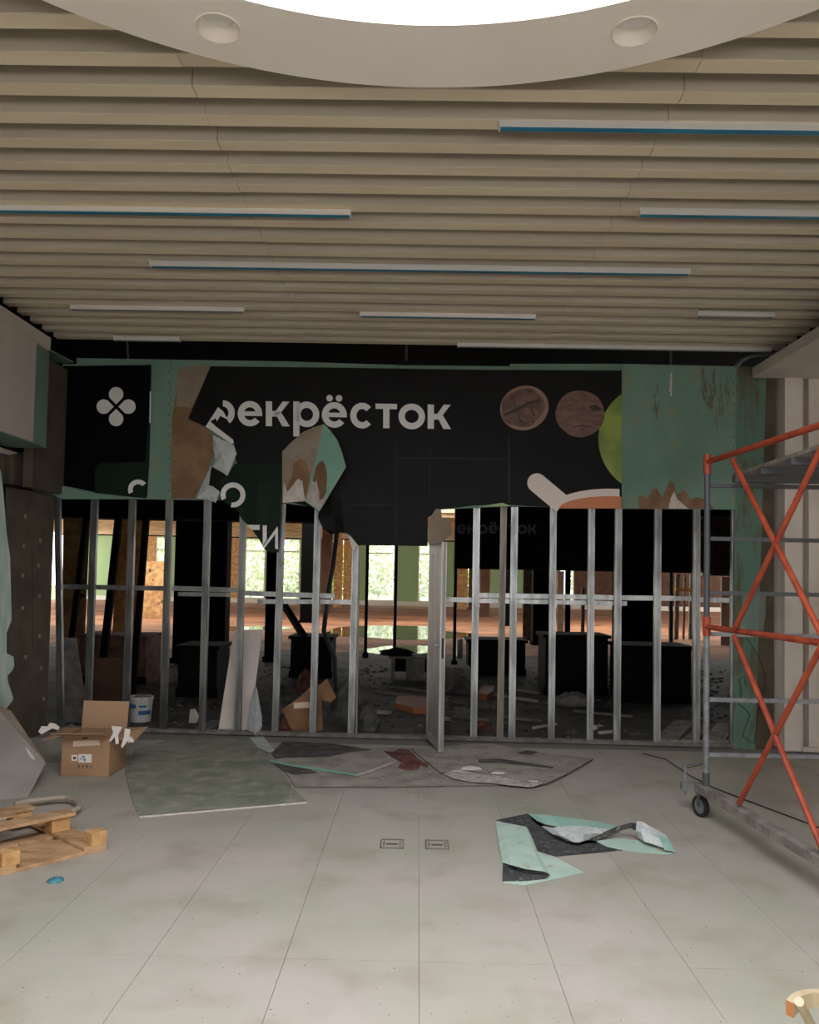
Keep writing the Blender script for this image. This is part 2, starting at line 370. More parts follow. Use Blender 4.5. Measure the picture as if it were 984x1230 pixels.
# rear of the room (behind the viewer): piers of the open glazed front
for i, x in enumerate((-8.2, -4.2, 0, 4.2, 8.2)):
    tb('wall_rear', (x-.25, -6.2, 0), (x+.25, -5.9, ZS), T['plaster'], 'plaster pier of the open glazed front')
tb('wall_rear_lintel', (-8.5, -6.2, 1.7), (8.5, -5.95, ZS+.2), T['plaster'], 'unseen plaster lintel lowered to hold back daylight from behind')  # out of view, brought down low to cut daylight on the slat fronts

# ---- the hall behind the partition
HY = 52.0
tb('floor_hall', (-23, 8.95, -.2), (23, 19, 0), T['hall_floor'], 'dark dirty concrete floor behind the partition')
tb('floor_dirt', (-23, 19, -.2), (23, HY+.3, -.002), T['dirt'], 'brown dirt floor of the far hall')
tb('ceiling_hall', (-23, 8.72, 4.5), (23, 27.5, 4.7), T['void'], 'black ceiling of the far hall')  # stops short: unseen roof gap added so sky lights the dirt floor
tb('wall_hall_left', (-23.2, 8.95, 0), (-23, 21, 4.5), T['brown_col'], 'dim left wall of the far hall')  # both side walls end early, unseen openings added to daylight the far floor
tb('wall_hall_right', (23, 8.95, 0), (23.2, 21, 4.5), T['brown_col'], 'dim right wall of the far hall')
tb('wall_void_left', (-23, 8.9, 0), (-4.45, 9.05, 4.5), T['black_clad'], 'black wall left of the partition')
tb('wall_void_right', (3.9, 8.95, 0), (23, 9.05, 4.5), T['black_clad'], 'black wall behind the right plaster wall')
tb('ceiling_plenum', (-23, 8.6, ZS+.26), (23, 9.0, 4.7), T['void'], 'black bulkhead above the slatted ceiling')
hc = tb('ceiling_hall_far', (-23, 32, 4.32), (23, HY+.3, 4.5), T['timber_ceiling'], 'warm timber ceiling of the far hall')
jme = mesh_of(G().box((0, 0, 0), (46, .14, .16)), 'joist', [T['timber_ceiling']], Vector())
for i in range(13): inst('joist', jme, (0, 32.3+i*1.6, 4.24), hc)
# far wall with windows; panel = opaque, gaps = windows
fx = lambda x: PY(x, 700, HY).x
zt_f = 4.1
far = thing('wall_far', (0, HY, 0), 'pale green far wall with tall bright windows', kind='structure')
panels = [(90, 150, 'far_green'), (168, 186, 'osb'), (203, 216, 'far_green'), (240, 275, 'osb'), (277, 290, 'osb'), (318, 338, 'far_green'), (360, 376, 'far_green'), (384, 398, 'brown_col'), (401, 411, 'osb'),
          (413, 424, 'osb'), (425, 441, 'far_green'), (474, 502, 'far_green'), (531, 546, 'far_green'), (549, 562, 'osb'), (564, 576, 'brown_col'), (589, 604, 'far_green'), (620, 640, 'far_green'), (655, 672, 'osb'), (690, 760, 'brown_col'), (760, 930, 'brown_col')]
for a, b, m in panels:
    mk('wall_panel', G().box2((fx(a), HY, 0), (fx(b), HY+.25, zt_f)), T[m], far)
mk('sill_wall', G().box2((-23, HY-.05, 0), (23, HY+.25, .28)), T['far_frame'], far)
mk('lintel', G().box2((-23, HY-.02, zt_f), (23, HY+.25, 4.4)), T['black_clad'], far)
n = 0
edges = [(panels[i][1], panels[i+1][0]) for i in range(len(panels)-1) if panels[i+1][0]-panels[i][1] > 3]
for a, b in edges:
    n += 1; xa, xb = fx(a), fx(b)
    wd = thing('window_%d' % n, ((xa+xb)/2, HY+.1, .28), 'tall hazy window in the far wall', kind='structure')
    q = G(); 
    for x in (xa+.03, xb-.03): q.box2((x-.03, HY+.02, .28), (x+.03, HY+.14, zt_f))
    for z in (.31, 3.3, zt_f-.03): q.box2((xa+.06, HY+.02, z-.03), (xb-.06, HY+.14, z+.03))
    mk('window_frame', q, T['far_frame'], wd)
    for z0, z1 in ((.34, 3.27), (3.33, zt_f-.06)):
        mk('pane', G().box2((xa+.06, HY+.07, z0), (xb-.06, HY+.08, z1)), T['pane'], wd)
tb('ground_outside', (-60, HY+.3, -.3), (60, 110, -.05), T['grass'], 'grass outside the far windows')
# shrubs beyond the windows
def shrub(x, y, h, r, seed):
    rr = random.Random(seed); t = thing('shrub', (x, y, -.05), 'light green leafy shrub outside the far windows', 'shrub', 'shrubs outside the far windows')
    mk('trunk', G().tube([(x, y, -.05), (x+.1, y, h*.5), (x+.05, y+.1, h*.8)], [.09, .06, .02], 6), T['bark'], t)
    q = G()
    for i in range(2200):
        a = rr.uniform(0, 6.283); zz = rr.uniform(.1, 1); rad = r*math.sqrt(rr.random())*math.sin(math.pi*min(.97, zz*.9+.12))
        c = Vector((x+rad*math.cos(a), y+rad*math.sin(a), h*zz)); s = rr.uniform(.10, .22)
        u = Vector((rr.uniform(-1, 1), rr.uniform(-1, 1), rr.uniform(-1, 1))).normalized(); v = u.orthogonal().normalized()
        q.add([c-u*s, c-v*s*.5, c+u*s, c+v*s*.5], [(0, 1, 2, 3)])
    mk('foliage', q, T['leaf'], t, fixn=False)
for i in range(11): shrub(-17.4+i*2.9+rnd(-.1, .1), HY+4.5+(i % 2)*2.4, rnd(4.2, 5.6), rnd(1.3, 1.42), 50+i)
# hall columns
def column(name, x0, x1, yb, m, lab, cat='column', top=4.2, grp=None, flare=True):
    c = FZ((x0+x1)/2, yb); Y = c.y; a = PY(x0, yb, Y).x; b = PY(x1, yb, Y).x; d = min(.4, max(.12, (b-a)))
    t = thing(name, ((a+b)/2, Y+d/2, 0), lab, cat, grp)
    mk('shaft', G().box2((a, Y, 0), (b, Y+d, top)), T[m], t, bevel=.01)
    mk('foot', G().box2((a-.03, Y-.03, 0), (b+.03, Y+d+.03, .1)), T[m], t)
    return t
column('column', 206, 269, 797, 'black_clad', 'wide black clad column standing behind the studs')
column('column', 317, 333, 795, 'black_clad', 'slim black column behind the hanging torn banner')
column('column', 360, 374, 748, 'black_clad', 'black column on the brown dirt floor, free standing')
column('column', 385, 397, 737, 'brown_col', 'brown column next to the black free standing column')
column('column', 577, 588, 741, 'brown_col', 'brown column seen under the black fascia')
column('column', 606, 615, 752, 'black_clad', 'narrow black column under the dim lettering')
column('column', 640, 659, 775, 'black_clad', 'black column beside the green-grey upright board')
column('column', 679, 685, 772, 'black_clad', 'thin black column near the bright right gap')
column('column', 740, 786, 800, 'black_clad', 'broad black column at the right of the dark hall')
column('post', 472, 475.5, 790, 'black_clad', 'thin black post in front of the puddles', 'post', 2.6)
column('post', 437, 440.5, 790, 'black_clad', 'thin black post nearer the flap of board', 'post', 2.6)
column('post', 544, 547.5, 800, 'black_clad', 'thin black post beside the open metal door', 'post', 2.6)
# black lintel and fascia a little way into the hall
LY = 12.0
z0 = PY(250, 622, LY).z
mk('lintel_beam', G().box2((-9, LY, z0), (PY(435, 640, LY).x, LY+.4, 4.49)).box2((-9, LY-.02, z0-.03), (PY(435, 640, LY).x, LY+.42, z0)), T['black_clad'], label='black lintel beam across the left part of the dark hall', cat='beam')
fa, fb = PY(547, 640, LY).x, PY(840, 640, LY).x; z0 = PY(690, 683, LY).z
fascia = thing('fascia_panel', ((fa+fb)/2, LY, z0), 'black interior fascia with dim grey lettering', 'fascia')
mk('panel', G().box2((fa, LY, z0), (fb, LY+.3, 4.49)), T['black_clad'], fascia)
mk('bottom_edge', G().box2((fa, LY-.015, z0-.03), (fb, LY+.31, z0)), T['black_clad'], fascia)
# puddles
def blob(name, cx, cy, rx, ry, m, lab, cat, z=.004, seed=1, grp=None):
    rr = random.Random(seed); pts = []
    ph = [rr.uniform(0, 6.28) for _ in range(4)]
    for k in range(40):
        a = 2*math.pi*k/40; s = 1+.14*math.sin(2*a+ph[0])+.10*math.sin(3*a+ph[1])+.07*math.sin(5*a+ph[2])
        p = FZ(cx+rx*s*math.cos(a), cy+ry*s*math.sin(a)); pts.append(Vector((p.x, p.y, z)))
    return mk(name, G().slab(pts, (0, 0, 1), z+.001), T[m], label=lab, cat=cat, group=grp)
blob('puddle', 475, 760, 88, 8.0, 'water', 'wide puddle reflecting the far windows', 'puddle', seed=2)
blob('puddle', 478, 781, 48, 5, 'water', 'smaller puddle nearer the broken desk', 'puddle', seed=5)
blob('puddle', 300, 755, 45, 3.2, 'water', 'narrow puddle behind the slim black column', 'puddle', seed=9)
# ================================================================== PARTITION
part = thing('wall_back', (PP0.x, PP0.y, 0), 'torn green plasterboard partition on bare metal studs', kind='structure')
def pslab(name, px, off, th, m, parent, **k):
    ms = m if isinstance(m, (list, tuple)) else [m]
    g = G().slab([PW(x, y, off) for x, y in px], PN, th, 0, None, 1 if len(ms) > 1 else None)
    return mk(name, g, ms, parent, **k)
GB = [T['green'], T['gyps_white']]
# boards, back to front
BO = .0125
pslab('gypsum_board', [(92, 430), (204.6, 432), (204.6, 600), (75, 598), (75, 437), (92, 437)], 0, .0125, GB, part)
pslab('gypsum_board', [(205.2, 432), (340, 434), (338, 604), (330, 602), (205.2, 600)], 0, .0125, GB, part)
pslab('gypsum_board', [(340.5, 434), (479.6, 438.5), (479.6, 655), (425, 655), (414, 640), (400, 632), (384, 610), (339, 604)], 0, .0125, GB, part)
pslab('gypsum_board', [(480.2, 438.8), (612, 440), (612, 608), (530, 612), (514, 622), (514, 656), (480.2, 655)], 0, .0125, GB, part)
pslab('gypsum_board', [(612.6, 437), (746, 437), (746, 611), (612.6, 608)], 0, .0125, GB, part)
pslab('gypsum_board', [(746.6, 437), (884, 440), (883, 612), (746.6, 611)], 0, .0125, GB, part, label='green board with scuffs')
pslab('gypsum_board', [(884.6, 440), (921, 441), (907, 901), (881, 901), (883, 612)], 0, .0125, [T['green_dirty'], T['gyps_white']], part)
pslab('board_edge', [(918, 452), (930, 452), (930, 897), (906, 897)], -.01, .03, T['brown_dark'], part)
# torn lower left board edge with a twisted lip
pslab('torn_board_lip', [(30, 589), (56, 588), (66, 584), (76, 584), (92, 589), (118, 593), (140, 597), (160, 599.5), (75, 599.5), (66, 596)], .05, .0125, GB, part)
# torn paper patches on boards
def patch(px, m, off=.0035, th=.002, name='torn_patch', parent=None):
    return pslab(name, px, off, th, m, parent or part)
patch([(207, 500), (212, 470), (213, 448), (220, 440), (252, 439), (240, 470), (226, 503), (246, 512), (256, 524), (257, 545), (250, 565), (240, 585), (234, 599), (206, 599), (205.6, 560)], T['brown_paper'])
patch([(213, 448), (220, 440), (252, 439), (240, 470), (230, 490), (212, 488)], T['tan_grey'], .0045)
patch([(747.5, 611), (768, 611), (767, 598), (772, 594), (778, 599), (783, 588), (789, 586), (796, 598), (799, 590), (805, 577), (810, 580), (813, 594), (823, 588), (830, 600), (836, 597), (850, 600), (858, 611)], T['brown_paper'])
patch([(803, 611), (806, 598), (810, 590), (814, 600), (822, 607), (828, 611)], T['gyps_white'], .0048)
rr = random.Random(3)
def streaks(cx, cy, w, h, n):
    for i in range(n):
        x = cx+rr.gauss(0, w); y = max(449, cy+rr.gauss(0, h)); ww = rr.uniform(.7, 2.2); hh = rr.uniform(5, 20)
        patch([(x, y-hh*.5), (x+ww*.6, y-hh*.2), (x+ww*.4, y+hh*.5), (x-ww*.3, y+hh*.3), (x-ww*.5, y-hh*.1)], T['scuff'], .0012+rr.random()*.001, .001, 'scuff')
streaks(848, 468, 5, 10, 34); streaks(862, 482, 7, 13, 26); streaks(786, 486, 3, 9, 10); streaks(900, 485, 7, 18, 26); streaks(898, 555, 6, 12, 10); streaks(896, 630, 4, 8, 6)
for i in range(7): patch([(805+rnd(-2, 2), 448+i*4), (807.5, 447+i*4), (807, 452+i*4), (804.5, 451+i*4)], T['gyps_white'], .0025, .0015, 'plaster_run')
for x in (205, 884):
    for i in range(12):
        y = 446+i*13; patch([(x-3.2, y), (x-2, y), (x-2, y+1.4), (x-3.2, y+1.4)], T['dark_metal'], .0006, .001, 'screw')
# left wall: brown paper-backed board running towards the viewer
bl = PW(68, 700); a = Vector((bl.x-.02, bl.y, 0)); XB = a.x
b1 = PX(9, 585, XB)
g = G().slab([PX(9, 585, XB), PX(66, 596, XB), Vector((XB, PX(66, 596, XB).y, 0)), Vector((XB, b1.y, 0))], (1, 0, 0), .0125)
bb = mk('brown_board', g, T['brown_dark'], label='tall brown paper-backed board forming the left return of the partition', cat='board')
q = 0
for (x, y) in ((31, 621), (49, 650), (29, 657), (28, 692), (47, 680), (48, 717), (28, 731), (48, 765), (31, 790), (50, 803), (53, 840)):
    c = PX(x, y, XB+.012); mk('gypsum_fleck', G().slab([c+Vector((0, -.02, -.006)), c+Vector((0, .012, -.02)), c+Vector((.004, .018, .02)), c+Vector((0, -.01, .026))], (1, 0, 0), .012), T['tan_grey'], bb); q += 1
mk('seam', G().bar(PX(39, 660, XB+.002), PX(39, 780, XB+.002), .004, .004), T['dark_metal'], bb)
# pleated film above it
g = G(); xs = [0, 6, 12, 18, 24, 30, 34, 38, 42, 46, 50]; tp = []; bt = []
for i, x in enumerate(xs):
    d = XL-.30+(.012 if i % 2 else 0); tp.append(PX(x-1, 549-x*.2, d)); bt.append(PX(x-1, 580+x*.12, d))
for i in range(len(xs)-1): g.add([tp[i], tp[i+1], bt[i+1], bt[i]], [(0, 1, 2, 3)])
mk('pleated_film', g, T['brown_dark'], label='dull brown pleated film hanging under the left ledge', cat='film', fixn=False)
# ---- studs
def stud(xt, yt, xb, w=9.0, m='steel', dep=.05, off=0.0, zb=0.0):
    top = PW(xt, yt, off); mid = PW(xb, 885, off); bot = Vector((mid.x, mid.y, zb)); W = w*8.85/985/2
    prof = [(-W+.006, -dep), (-W, -dep), (-W, 0), (-W*.5, 0), (-W*.42, -.006), (-W*.12, -.006), (-W*.05, 0), (W*.05, 0), (W*.12, -.006), (W*.42, -.006), (W*.5, 0), (W, 0), (W, -dep), (W-.006, -dep)]
    g = G(); t = .0022
    prof2 = [(u*(1-t/W) if abs(u) > W*.9 else u, wv-t if wv > -.01 else wv) for u, wv in prof]
    n = len(prof)
    L = (top-bot)
    vs = []
    for base in (bot, top):
        vs += [base+PU*u+PN*wv for u, wv in prof]
    g.add(vs, [(i, i+1, n+i+1, n+i) for i in range(n-1)])
    return mk('metal_stud', g, T[m], part, fixn=False)
ST = [(68, 594, 72, 7, 'steel', 0, 0), (113, 599, 103.5, 8, 'steel', 0, 0), (158.5, 600, 149.5, 8, 'steel', 0, 0), (203, 600, 195, 8, 'steel', 0, 0), (249, 601, 242, 8, 'steel', 0, 0),
      (292, 612, 284.5, 8, 'steel', 0, 0), (338.5, 605, 330, 8, 'steel', 0, 0), (382, 608, 375.5, 8, 'steel', 0, 0), (427, 654, 421.5, 8, 'steel', 0, 0), (573, 609, 569, 8, 'steel', 0, 0),
      (605.5, 608, 600.8, 7.5, 'steel_warm', 0, 0), (618.6, 609, 615, 8, 'steel', 0, 0), (665.2, 610, 662.5, 7.6, 'steel', 0, 0), (711.2, 610, 709, 7.6, 'steel', 0, 0), (743.6, 611, 741.5, 8, 'steel', 0, 0),
      (791, 611, 789.5, 8, 'steel', 0, 0), (837.5, 611, 837, 8, 'steel', 0, 0), (881.5, 611, 880, 4.5, 'steel', 0, 0)]
for xt, yt, xb, wd, m, _, _ in ST: stud(xt, yt, xb, wd, m, off=-.018)
pslab('stud_edge', [(430.5, 655), (432, 655), (429, 885), (427, 885)], -.02, .05, T['steel_warm'], part)
def rail(x0, y0, x1, y1, h=5.5, off=-.06, m='steel'):
    a, b = PW(x0, y0, off), PW(x1, y1, off); hh = h*8.85/985
    g = G().bar(a, b, .004, hh); 
    up_ = Vector((0, 0, hh/2))
    g.bar(a+up_-PN*.012, b+up_-PN*.012, .024, .003); g.bar(a-up_-PN*.012, b-up_-PN*.012, .024, .003)
    return mk('rail', g, T[m], part)
rail(70, 704.5, 206, 707); rail(204, 706.5, 290, 709); rail(214, 713.5, 276, 714.5, 4.5, -.085); rail(290, 712.5, 402, 716); rail(309, 722.5, 424, 723, 5, -.085)
rail(534.5, 720, 574, 721); rail(574, 715, 747, 718); rail(574, 721.5, 753, 725, 5, -.085); rail(740, 718, 838, 719); rail(838, 720.5, 881, 721)
# floor track
def track(x0, x1):
    a = PW(x0, 885, -.04); b = PW(x1, 885, -.04); a.z = b.z = .004
    g = G().bar(a, b, .085, .004); s = PN*.042; u = Vector((0, 0, .018))
    g.bar(a+s+u, b+s+u, .003, .036); g.bar(a-s+u, b-s+u, .003, .036)
    return mk('floor_track', g, T['junk_grey'], part)
track(76, 430); track(430, 566); track(566, 882)
# top track / exposed green edge strip along the top is the board edge itself
# ---- boards' bent flap
crease_t, crease_b = PW(388.8, 509.5, .10), PW(366.8, 602.4, .05)
lt, ll, lb, lm = PW(363.9, 519, .08), PW(339, 542.4, .06), PW(339, 604, .04), None
flap = thing('board_flap', PW(366, 604, .05), 'folded flap of torn green plasterboard hanging on the black banner', 'board flap')
plL = plane3(crease_t, crease_b, ll)
plR = plane3(crease_t, crease_b, PW(415, 560.7, .30))
def onp(px, pl, o=0): return [plane_hit(x, y, pl[0]+pl[1]*o, pl[1]) for x, y in px]
def fslab(name, px, pl, o, th, ms): return mk(name, G().slab(onp(px, pl, o), pl[1], th, 0, None, 1 if len(ms) > 1 else None), ms, flap)
fslab('left_leaf', [(388.8, 509.5), (376, 513.5), (363.9, 519), (349, 532), (339, 542.4), (339, 604), (366.8, 602.4), (377, 561.4)], plL, 0, .0125, [T['tan_grey'], T['gyps_white']])
fslab('right_leaf', [(388.8, 509.5), (397, 518), (404.8, 529), (410, 543), (415, 560.7), (383, 614), (366.8, 602.4), (377, 561.4)], plR, 0, .0125, [T['mint'], T['gyps_white']])
fslab('torn_patch', [(341, 590), (345, 585), (351, 570), (353, 556), (360, 551), (367, 553), (371, 566), (374, 562), (366.5, 602.5), (350, 603.5), (340, 603.5)], plL, .0025, .002, [T['brown_paper']])
fslab('torn_patch', [(340, 603.8), (341, 579), (345, 591), (352, 583), (356, 577), (359, 575), (361, 578), (363, 577), (365, 592), (367, 601.5)], plL, .005, .002, [T['gyps_white']])
fslab('torn_patch', [(375.5, 577), (379, 562), (383, 556), (386.5, 553), (391, 558), (393, 572), (392, 590), (388, 600), (378, 608), (369, 601)], plR, .0025, .002, [T['brown_paper']])
fslab('torn_patch', [(368, 601), (373, 585), (375.5, 577), (378, 580), (380, 577), (383, 590), (383.5, 601), (391, 598), (383, 613), (376, 608)], plR, .005, .002, [T['gyps_white']])

# ================================================================== PRINTED BANNERS
def ringpoly(cx, cy, rx, ry, st, a0=0, a1=360, n=40):
    # returns quads (list of 4 px points)
    out = []
    for k in range(n):
        t0 = math.radians(a0+(a1-a0)*k/n); t1 = math.radians(a0+(a1-a0)*(k+1)/n)
        f = lambda t, s: (cx+(rx-s)*math.cos(t), cy-(ry-s)*math.sin(t))
        out.append([f(t0, 0), f(t1, 0), f(t1, st), f(t0, st)])
    return out
SK = .0145
def letter(ch, x0, x1, yt, yb, st):
    cx, cy, rx, ry = (x0+x1)/2, (yt+yb)/2, (x1-x0)/2, (yb-yt)/2; R = lambda a, b, c, d: [(a, b), (c, b), (c, d), (a, d)]
    P = []
    if ch in 'её':
        P += ringpoly(cx, cy, rx, ry, st, 0, 322); P.append(R(x0+st*.6, cy-st*.36, x1-.05, cy+st*.36))
        if ch == 'ё':
            for dx in (-.19, .19): P += ringpoly(cx+dx*2*rx, yt-ry*.30, 3.9*st/7.4, 3.9*st/7.4, 3.85*st/7.4, 0, 360, 18)
    elif ch == 'о': P += ringpoly(cx, cy, rx, ry, st)
    elif ch == 'с': P += ringpoly(cx+1, cy, rx, ry, st, 42, 318)
    elif ch == 'т': P += [R(x0, yt, x1, yt+st*.84), R(cx-st/2, yt+st*.84, cx+st/2, yb)]
    elif ch == 'к':
        P += [R(x0, yt, x0+st, yb), R(x0+st, cy-st*.45, x0+st*1.7, cy+st*.45)]
        P.append([(x0+st*1.1, cy+.2*st), (x1-st*1.15, yt), (x1-.3, yt), (x0+st*2.0, cy+.3*st)])
        P.append([(x0+st*1.4, cy-.2*st), (x0+st*2.3, cy-.45*st), (x1, yb), (x1-st*1.2, yb)])
    elif ch == 'р': P += [R(x0, yt, x0+st, yb+ry*.75)]+ringpoly(cx+.6, cy, rx-.6, ry, st)
    return P
def sk(p, x0): return (p[0], p[1]+SK*(p[0]-x0))
def print_obj(name, polys, off, m, parent, proj=None, **k):
    g = G(); pj = proj or (lambda x, y: PW(x, y, off))
    for p in polys:
        q = [pj(x, y) for x, y in p]; g.add(q, [tuple(range(len(q)))])
    # orient to viewer
    for i, f in enumerate(g.f):
        nn = (g.v[f[1]]-g.v[f[0]]).cross(g.v[f[2]]-g.v[f[0]])
        if nn.dot(PN) < 0: g.f[i] = f[::-1]
    return mk(name, g, m, parent, fixn=False, **k)
ban = thing('shop_banner', PW(500, 655, .012), 'large black vinyl shop banner with white lettering, walnuts, apple and cup', 'banner')
BOFF = .016
pslab('vinyl_sheet', [(253, 440), (400, 441.5), (560, 444), (747, 445), (747, 611), (660, 609), (612, 606.5), (570, 607), (531, 612), (514, 622), (513, 656), (430, 655), (421, 643), (404, 634), (384, 612), (338, 600), (337, 557), (285, 557), (281, 545), (281, 534), (272, 510), (262, 489), (247, 512), (226, 503)], BOFF, .0015, T['black_vinyl'], ban)
WORD = [('е', 285.6, 315, 481.7, 512), ('к', 319.4, 348.2, 482.2, 512), ('р', 352.4, 383.6, 482.4, 513), ('ё', 386.7, 416.6, 483, 513.8), ('с', 419.8, 448.3, 483.8, 514.6), ('т', 451.3, 477, 485, 514.3), ('о', 478.8, 510.6, 484.8, 515.6), ('к', 513.8, 541.8, 486, 515.2)]
for ch, x0, x1, yt, yb in WORD:
    print_obj('letter', [[sk(p, (x0+x1)/2) for p in q] for q in letter(ch, x0, x1, yt, yb, 7.5)], BOFF+.0025, T['white_print'], ban)
print_obj('letter', ringpoly(267.5, 496, 14.5, 15.3, 7.5, -55, 88, 24), BOFF+.0025, T['white_print'], ban)
# walnuts, apple, cup
def ell(cx, cy, rx, ry, n=44, rot=0, amp=0, ph=0):
    o = []
    for k in range(n):
        a = 2*math.pi*k/n; s = 1+amp*math.sin(5*a+ph); x = rx*s*math.cos(a); y = ry*s*math.sin(a)
        o.append((cx+x*math.cos(rot)-y*math.sin(rot), cy+x*math.sin(rot)+y*math.cos(rot)))
    return o
print_obj('walnut_shell', [ell(630, 490, 29.5, 26.5, rot=-.35)], BOFF+.0022, T['walnut_shell'], ban)
print_obj('walnut_kernel', [ell(628, 490, 26.5, 22.5, rot=-.35, amp=.04)], BOFF+.0032, T['walnut'], ban)
print_obj('walnut_groove', [[(605, 497), (622, 490), (636, 482), (654, 480), (637, 485), (623, 493), (607, 500)], [(622, 490), (626, 505), (632, 510), (624, 506)], [(636, 484), (642, 498), (646, 500), (640, 499)]], BOFF+.0040, M('walnut_dark_print', (44, 26, 20), .5), ban)
print_obj('whole_walnut', [ell(697, 497, 29.5, 28, rot=.1, amp=.012)], BOFF+.0024, T['walnut_whole'], ban)
wc = M('walnut_crease_print', (52, 32, 26), .5)
for cr in ([(707, 488), (716, 486), (724, 492), (718, 494), (711, 492)], [(684, 514), (700, 510), (716, 514), (700, 512)]): print_obj('walnut_crease', [cr], BOFF+.0034, wc, ban)
ap = [(x, y) for x, y in ell(785, 527, 66, 66, 120) if x < 747]; ap.sort(key=lambda p: p[1])
print_obj('apple', [ap+[(747, ap[-1][1]), (747, ap[0][1])]], BOFF+.0022, T['apple'], ban)
def arcclip(cx, cy, rx, ry, ymax, xmax):
    P = [(cx+rx*math.cos(t), cy-ry*math.sin(t)) for t in [math.pi*k/60 for k in range(61)]]
    P = [p for p in P if p[0] <= xmax and p[1] <= ymax+.01]; P.sort(); return P+[(P[-1][0], ymax), (P[0][0], ymax)]
def bandrect(a, b, hw, r=8):
    d = Vector((b[0]-a[0], b[1]-a[1])).normalized(); n = Vector((-d.y, d.x)); P = []
    for k in range(13):
        t = math.pi/2+math.pi*k/12; P.append((a[0]+hw*(d.x*math.cos(t)+n.x*math.sin(t)), a[1]+hw*(d.y*math.cos(t)+n.y*math.sin(t))))
    return P+[(b[0]-n.x*hw, b[1]-n.y*hw), (b[0]+n.x*hw, b[1]+n.y*hw)]
print_obj('cup_handle', [bandrect((645, 580), (676, 606), 11.5)], BOFF+.0022, T['cup'], ban)
print_obj('cup_rim', [arcclip(733, 611, 72, 24, 610.5, 746.8)], BOFF+.0030, T['cup'], ban)
print_obj('tea', [arcclip(731, 612, 60, 16, 610.8, 746.8)], BOFF+.0040, T['tea'], ban)
# faint seams of the boards telegraphing through the vinyl
for px in ([(476, 530), (476.6, 530), (476.6, 655), (476, 655)], [(516, 537), (516.5, 537), (516.5, 600), (516, 600)], [(611, 525), (612.4, 525), (612.4, 604), (611, 604)], [(477, 549.5), (610, 551), (610, 551.8), (477, 550.3)], [(420, 606), (475, 606.6), (475, 607.2), (420, 606.6)]):
    pslab('crease', px, BOFF+.0012, .001, T['seam'], ban)
# hanging dark green field with folds, and its letters
g = G()
rows = [[(282, 557, .025), (296, 557, .03), (310, 557, .025), (324, 557, .03), (338, 557, .025)],
        [(272, 574, .04), (292, 578, .04), (310, 580, .05), (325, 580, .04), (338, 580, .035)],
        [(264, 600, .05), (288, 600, .045), (308, 602, .06), (324, 604, .045), (337.5, 604, .04)],
        [(284, 612, .05), (295, 622, .05), (308, 626, .065), (322, 626, .05), (337, 626, .045)],
        [(291, 624, .05), (301, 634, .055), (311, 643, .065), (322, 645, .055), (336, 645, .05)],
        [(303, 636, .05), (310, 646, .06), (318, 660, .065), (326, 664, .06), (334.5, 663, .05)]]
V = [[PW(*p) for p in r] for r in rows]
for i in range(len(V)-1):
    for j in range(4): g.add([V[i][j], V[i][j+1], V[i+1][j+1], V[i+1][j]], [(0, 3, 2, 1)])
drape = mk('hanging_green_field', g, T['green_print'], ban, smooth=True, fixn=False)
bpy.context.view_layer.update()
drape.data.update()
from mathutils.bvhtree import BVHTree
def drape_proj(lift):
    bv = BVHTree.FromPolygons([tuple(p) for p in g.v], g.f)
    def f(x, y):
        d = ray(x, y).normalized(); h = bv.ray_cast(CAM, d)
        return (h[0] if h[0] is not None else PW(x, y, .07))-d*lift
    return f
dp = drape_proj(.035)
print_obj('letter', ringpoly(279.9, 594.5, 15, 15, 6, -100, 205, 30), 0, T['white_print'], ban, proj=dp)
print_obj('letter', [[(297, 630.5), (312, 630.5), (312, 636.5), (303, 636.5)]], 0, T['white_print'], ban, proj=drape_proj(.02))
print_obj('letter', [[(315.6, 631), (320.4, 631), (320.4, 648), (315.6, 656)], [(315.6, 657), (317.5, 659), (334, 637), (333.4, 632)], [(330.6, 641), (334, 637), (334, 660), (330.6, 659)]], 0, T['white_print'], ban, proj=drape_proj(.022))
# curled loose corner with the folded first letter and pale backs
def curl(name, pts, m, parent=ban):
    q = G(); c = sum((PW(*p) for p in pts), Vector())/len(pts); c = c+PN*.02; P = [PW(*p) for p in pts]
    q.v = [c]+P
    for i in range(len(P)): q.f.append((0, 1+i, 1+(i+1) % len(P))); q.mi.append(0)
    return mk(name, q, m, parent, fixn=False)
print_obj('folded_letter', [[(262, 489), (247, 512.5), (254, 517), (264.7, 499.5)], [(254, 517), (257.5, 511), (280, 528), (281, 532.5), (277.7, 533)], [(262, 489), (264.7, 499.5), (272.5, 503.4), (276, 509), (274, 504), (268, 494)]], .05, T['white_print'], ban)
curl('folded_corner', [(253, 470, .03), (226, 503, .04), (247, 512.5, .045), (277.7, 532.7, .045), (284, 536, .03), (276, 508, .02), (262, 489, .02)], T['black_vinyl'])
curl('pale_curl', [(255.6, 523, .03), (264.7, 526.9, .05), (281, 534.7, .07), (284.4, 545, .09), (279, 558, .10), (273, 571.8, .11), (267, 567, .08), (255, 560.7, .06), (258.8, 553, .05), (256.9, 541, .03)], T['vinyl_back'])
curl('dark_curl', [(255, 560.7, .03), (272.5, 571, .03), (280, 566, .02), (276, 590, .02), (264, 592, .03), (247, 582, .03)], T['black_vinyl'])
curl('pale_curl', [(247, 582, .05), (255.6, 584, .08), (264, 590.6, .11), (259.5, 603.7, .12), (248, 600, .07), (236, 598.4, .04), (247.7, 571, .03), (254, 558, .03)], T['vinyl_back'])
curl('mint_scrap', [(256, 523, .02), (264, 526, .03), (258, 545, .03), (256, 540, .02)], T['mint'])
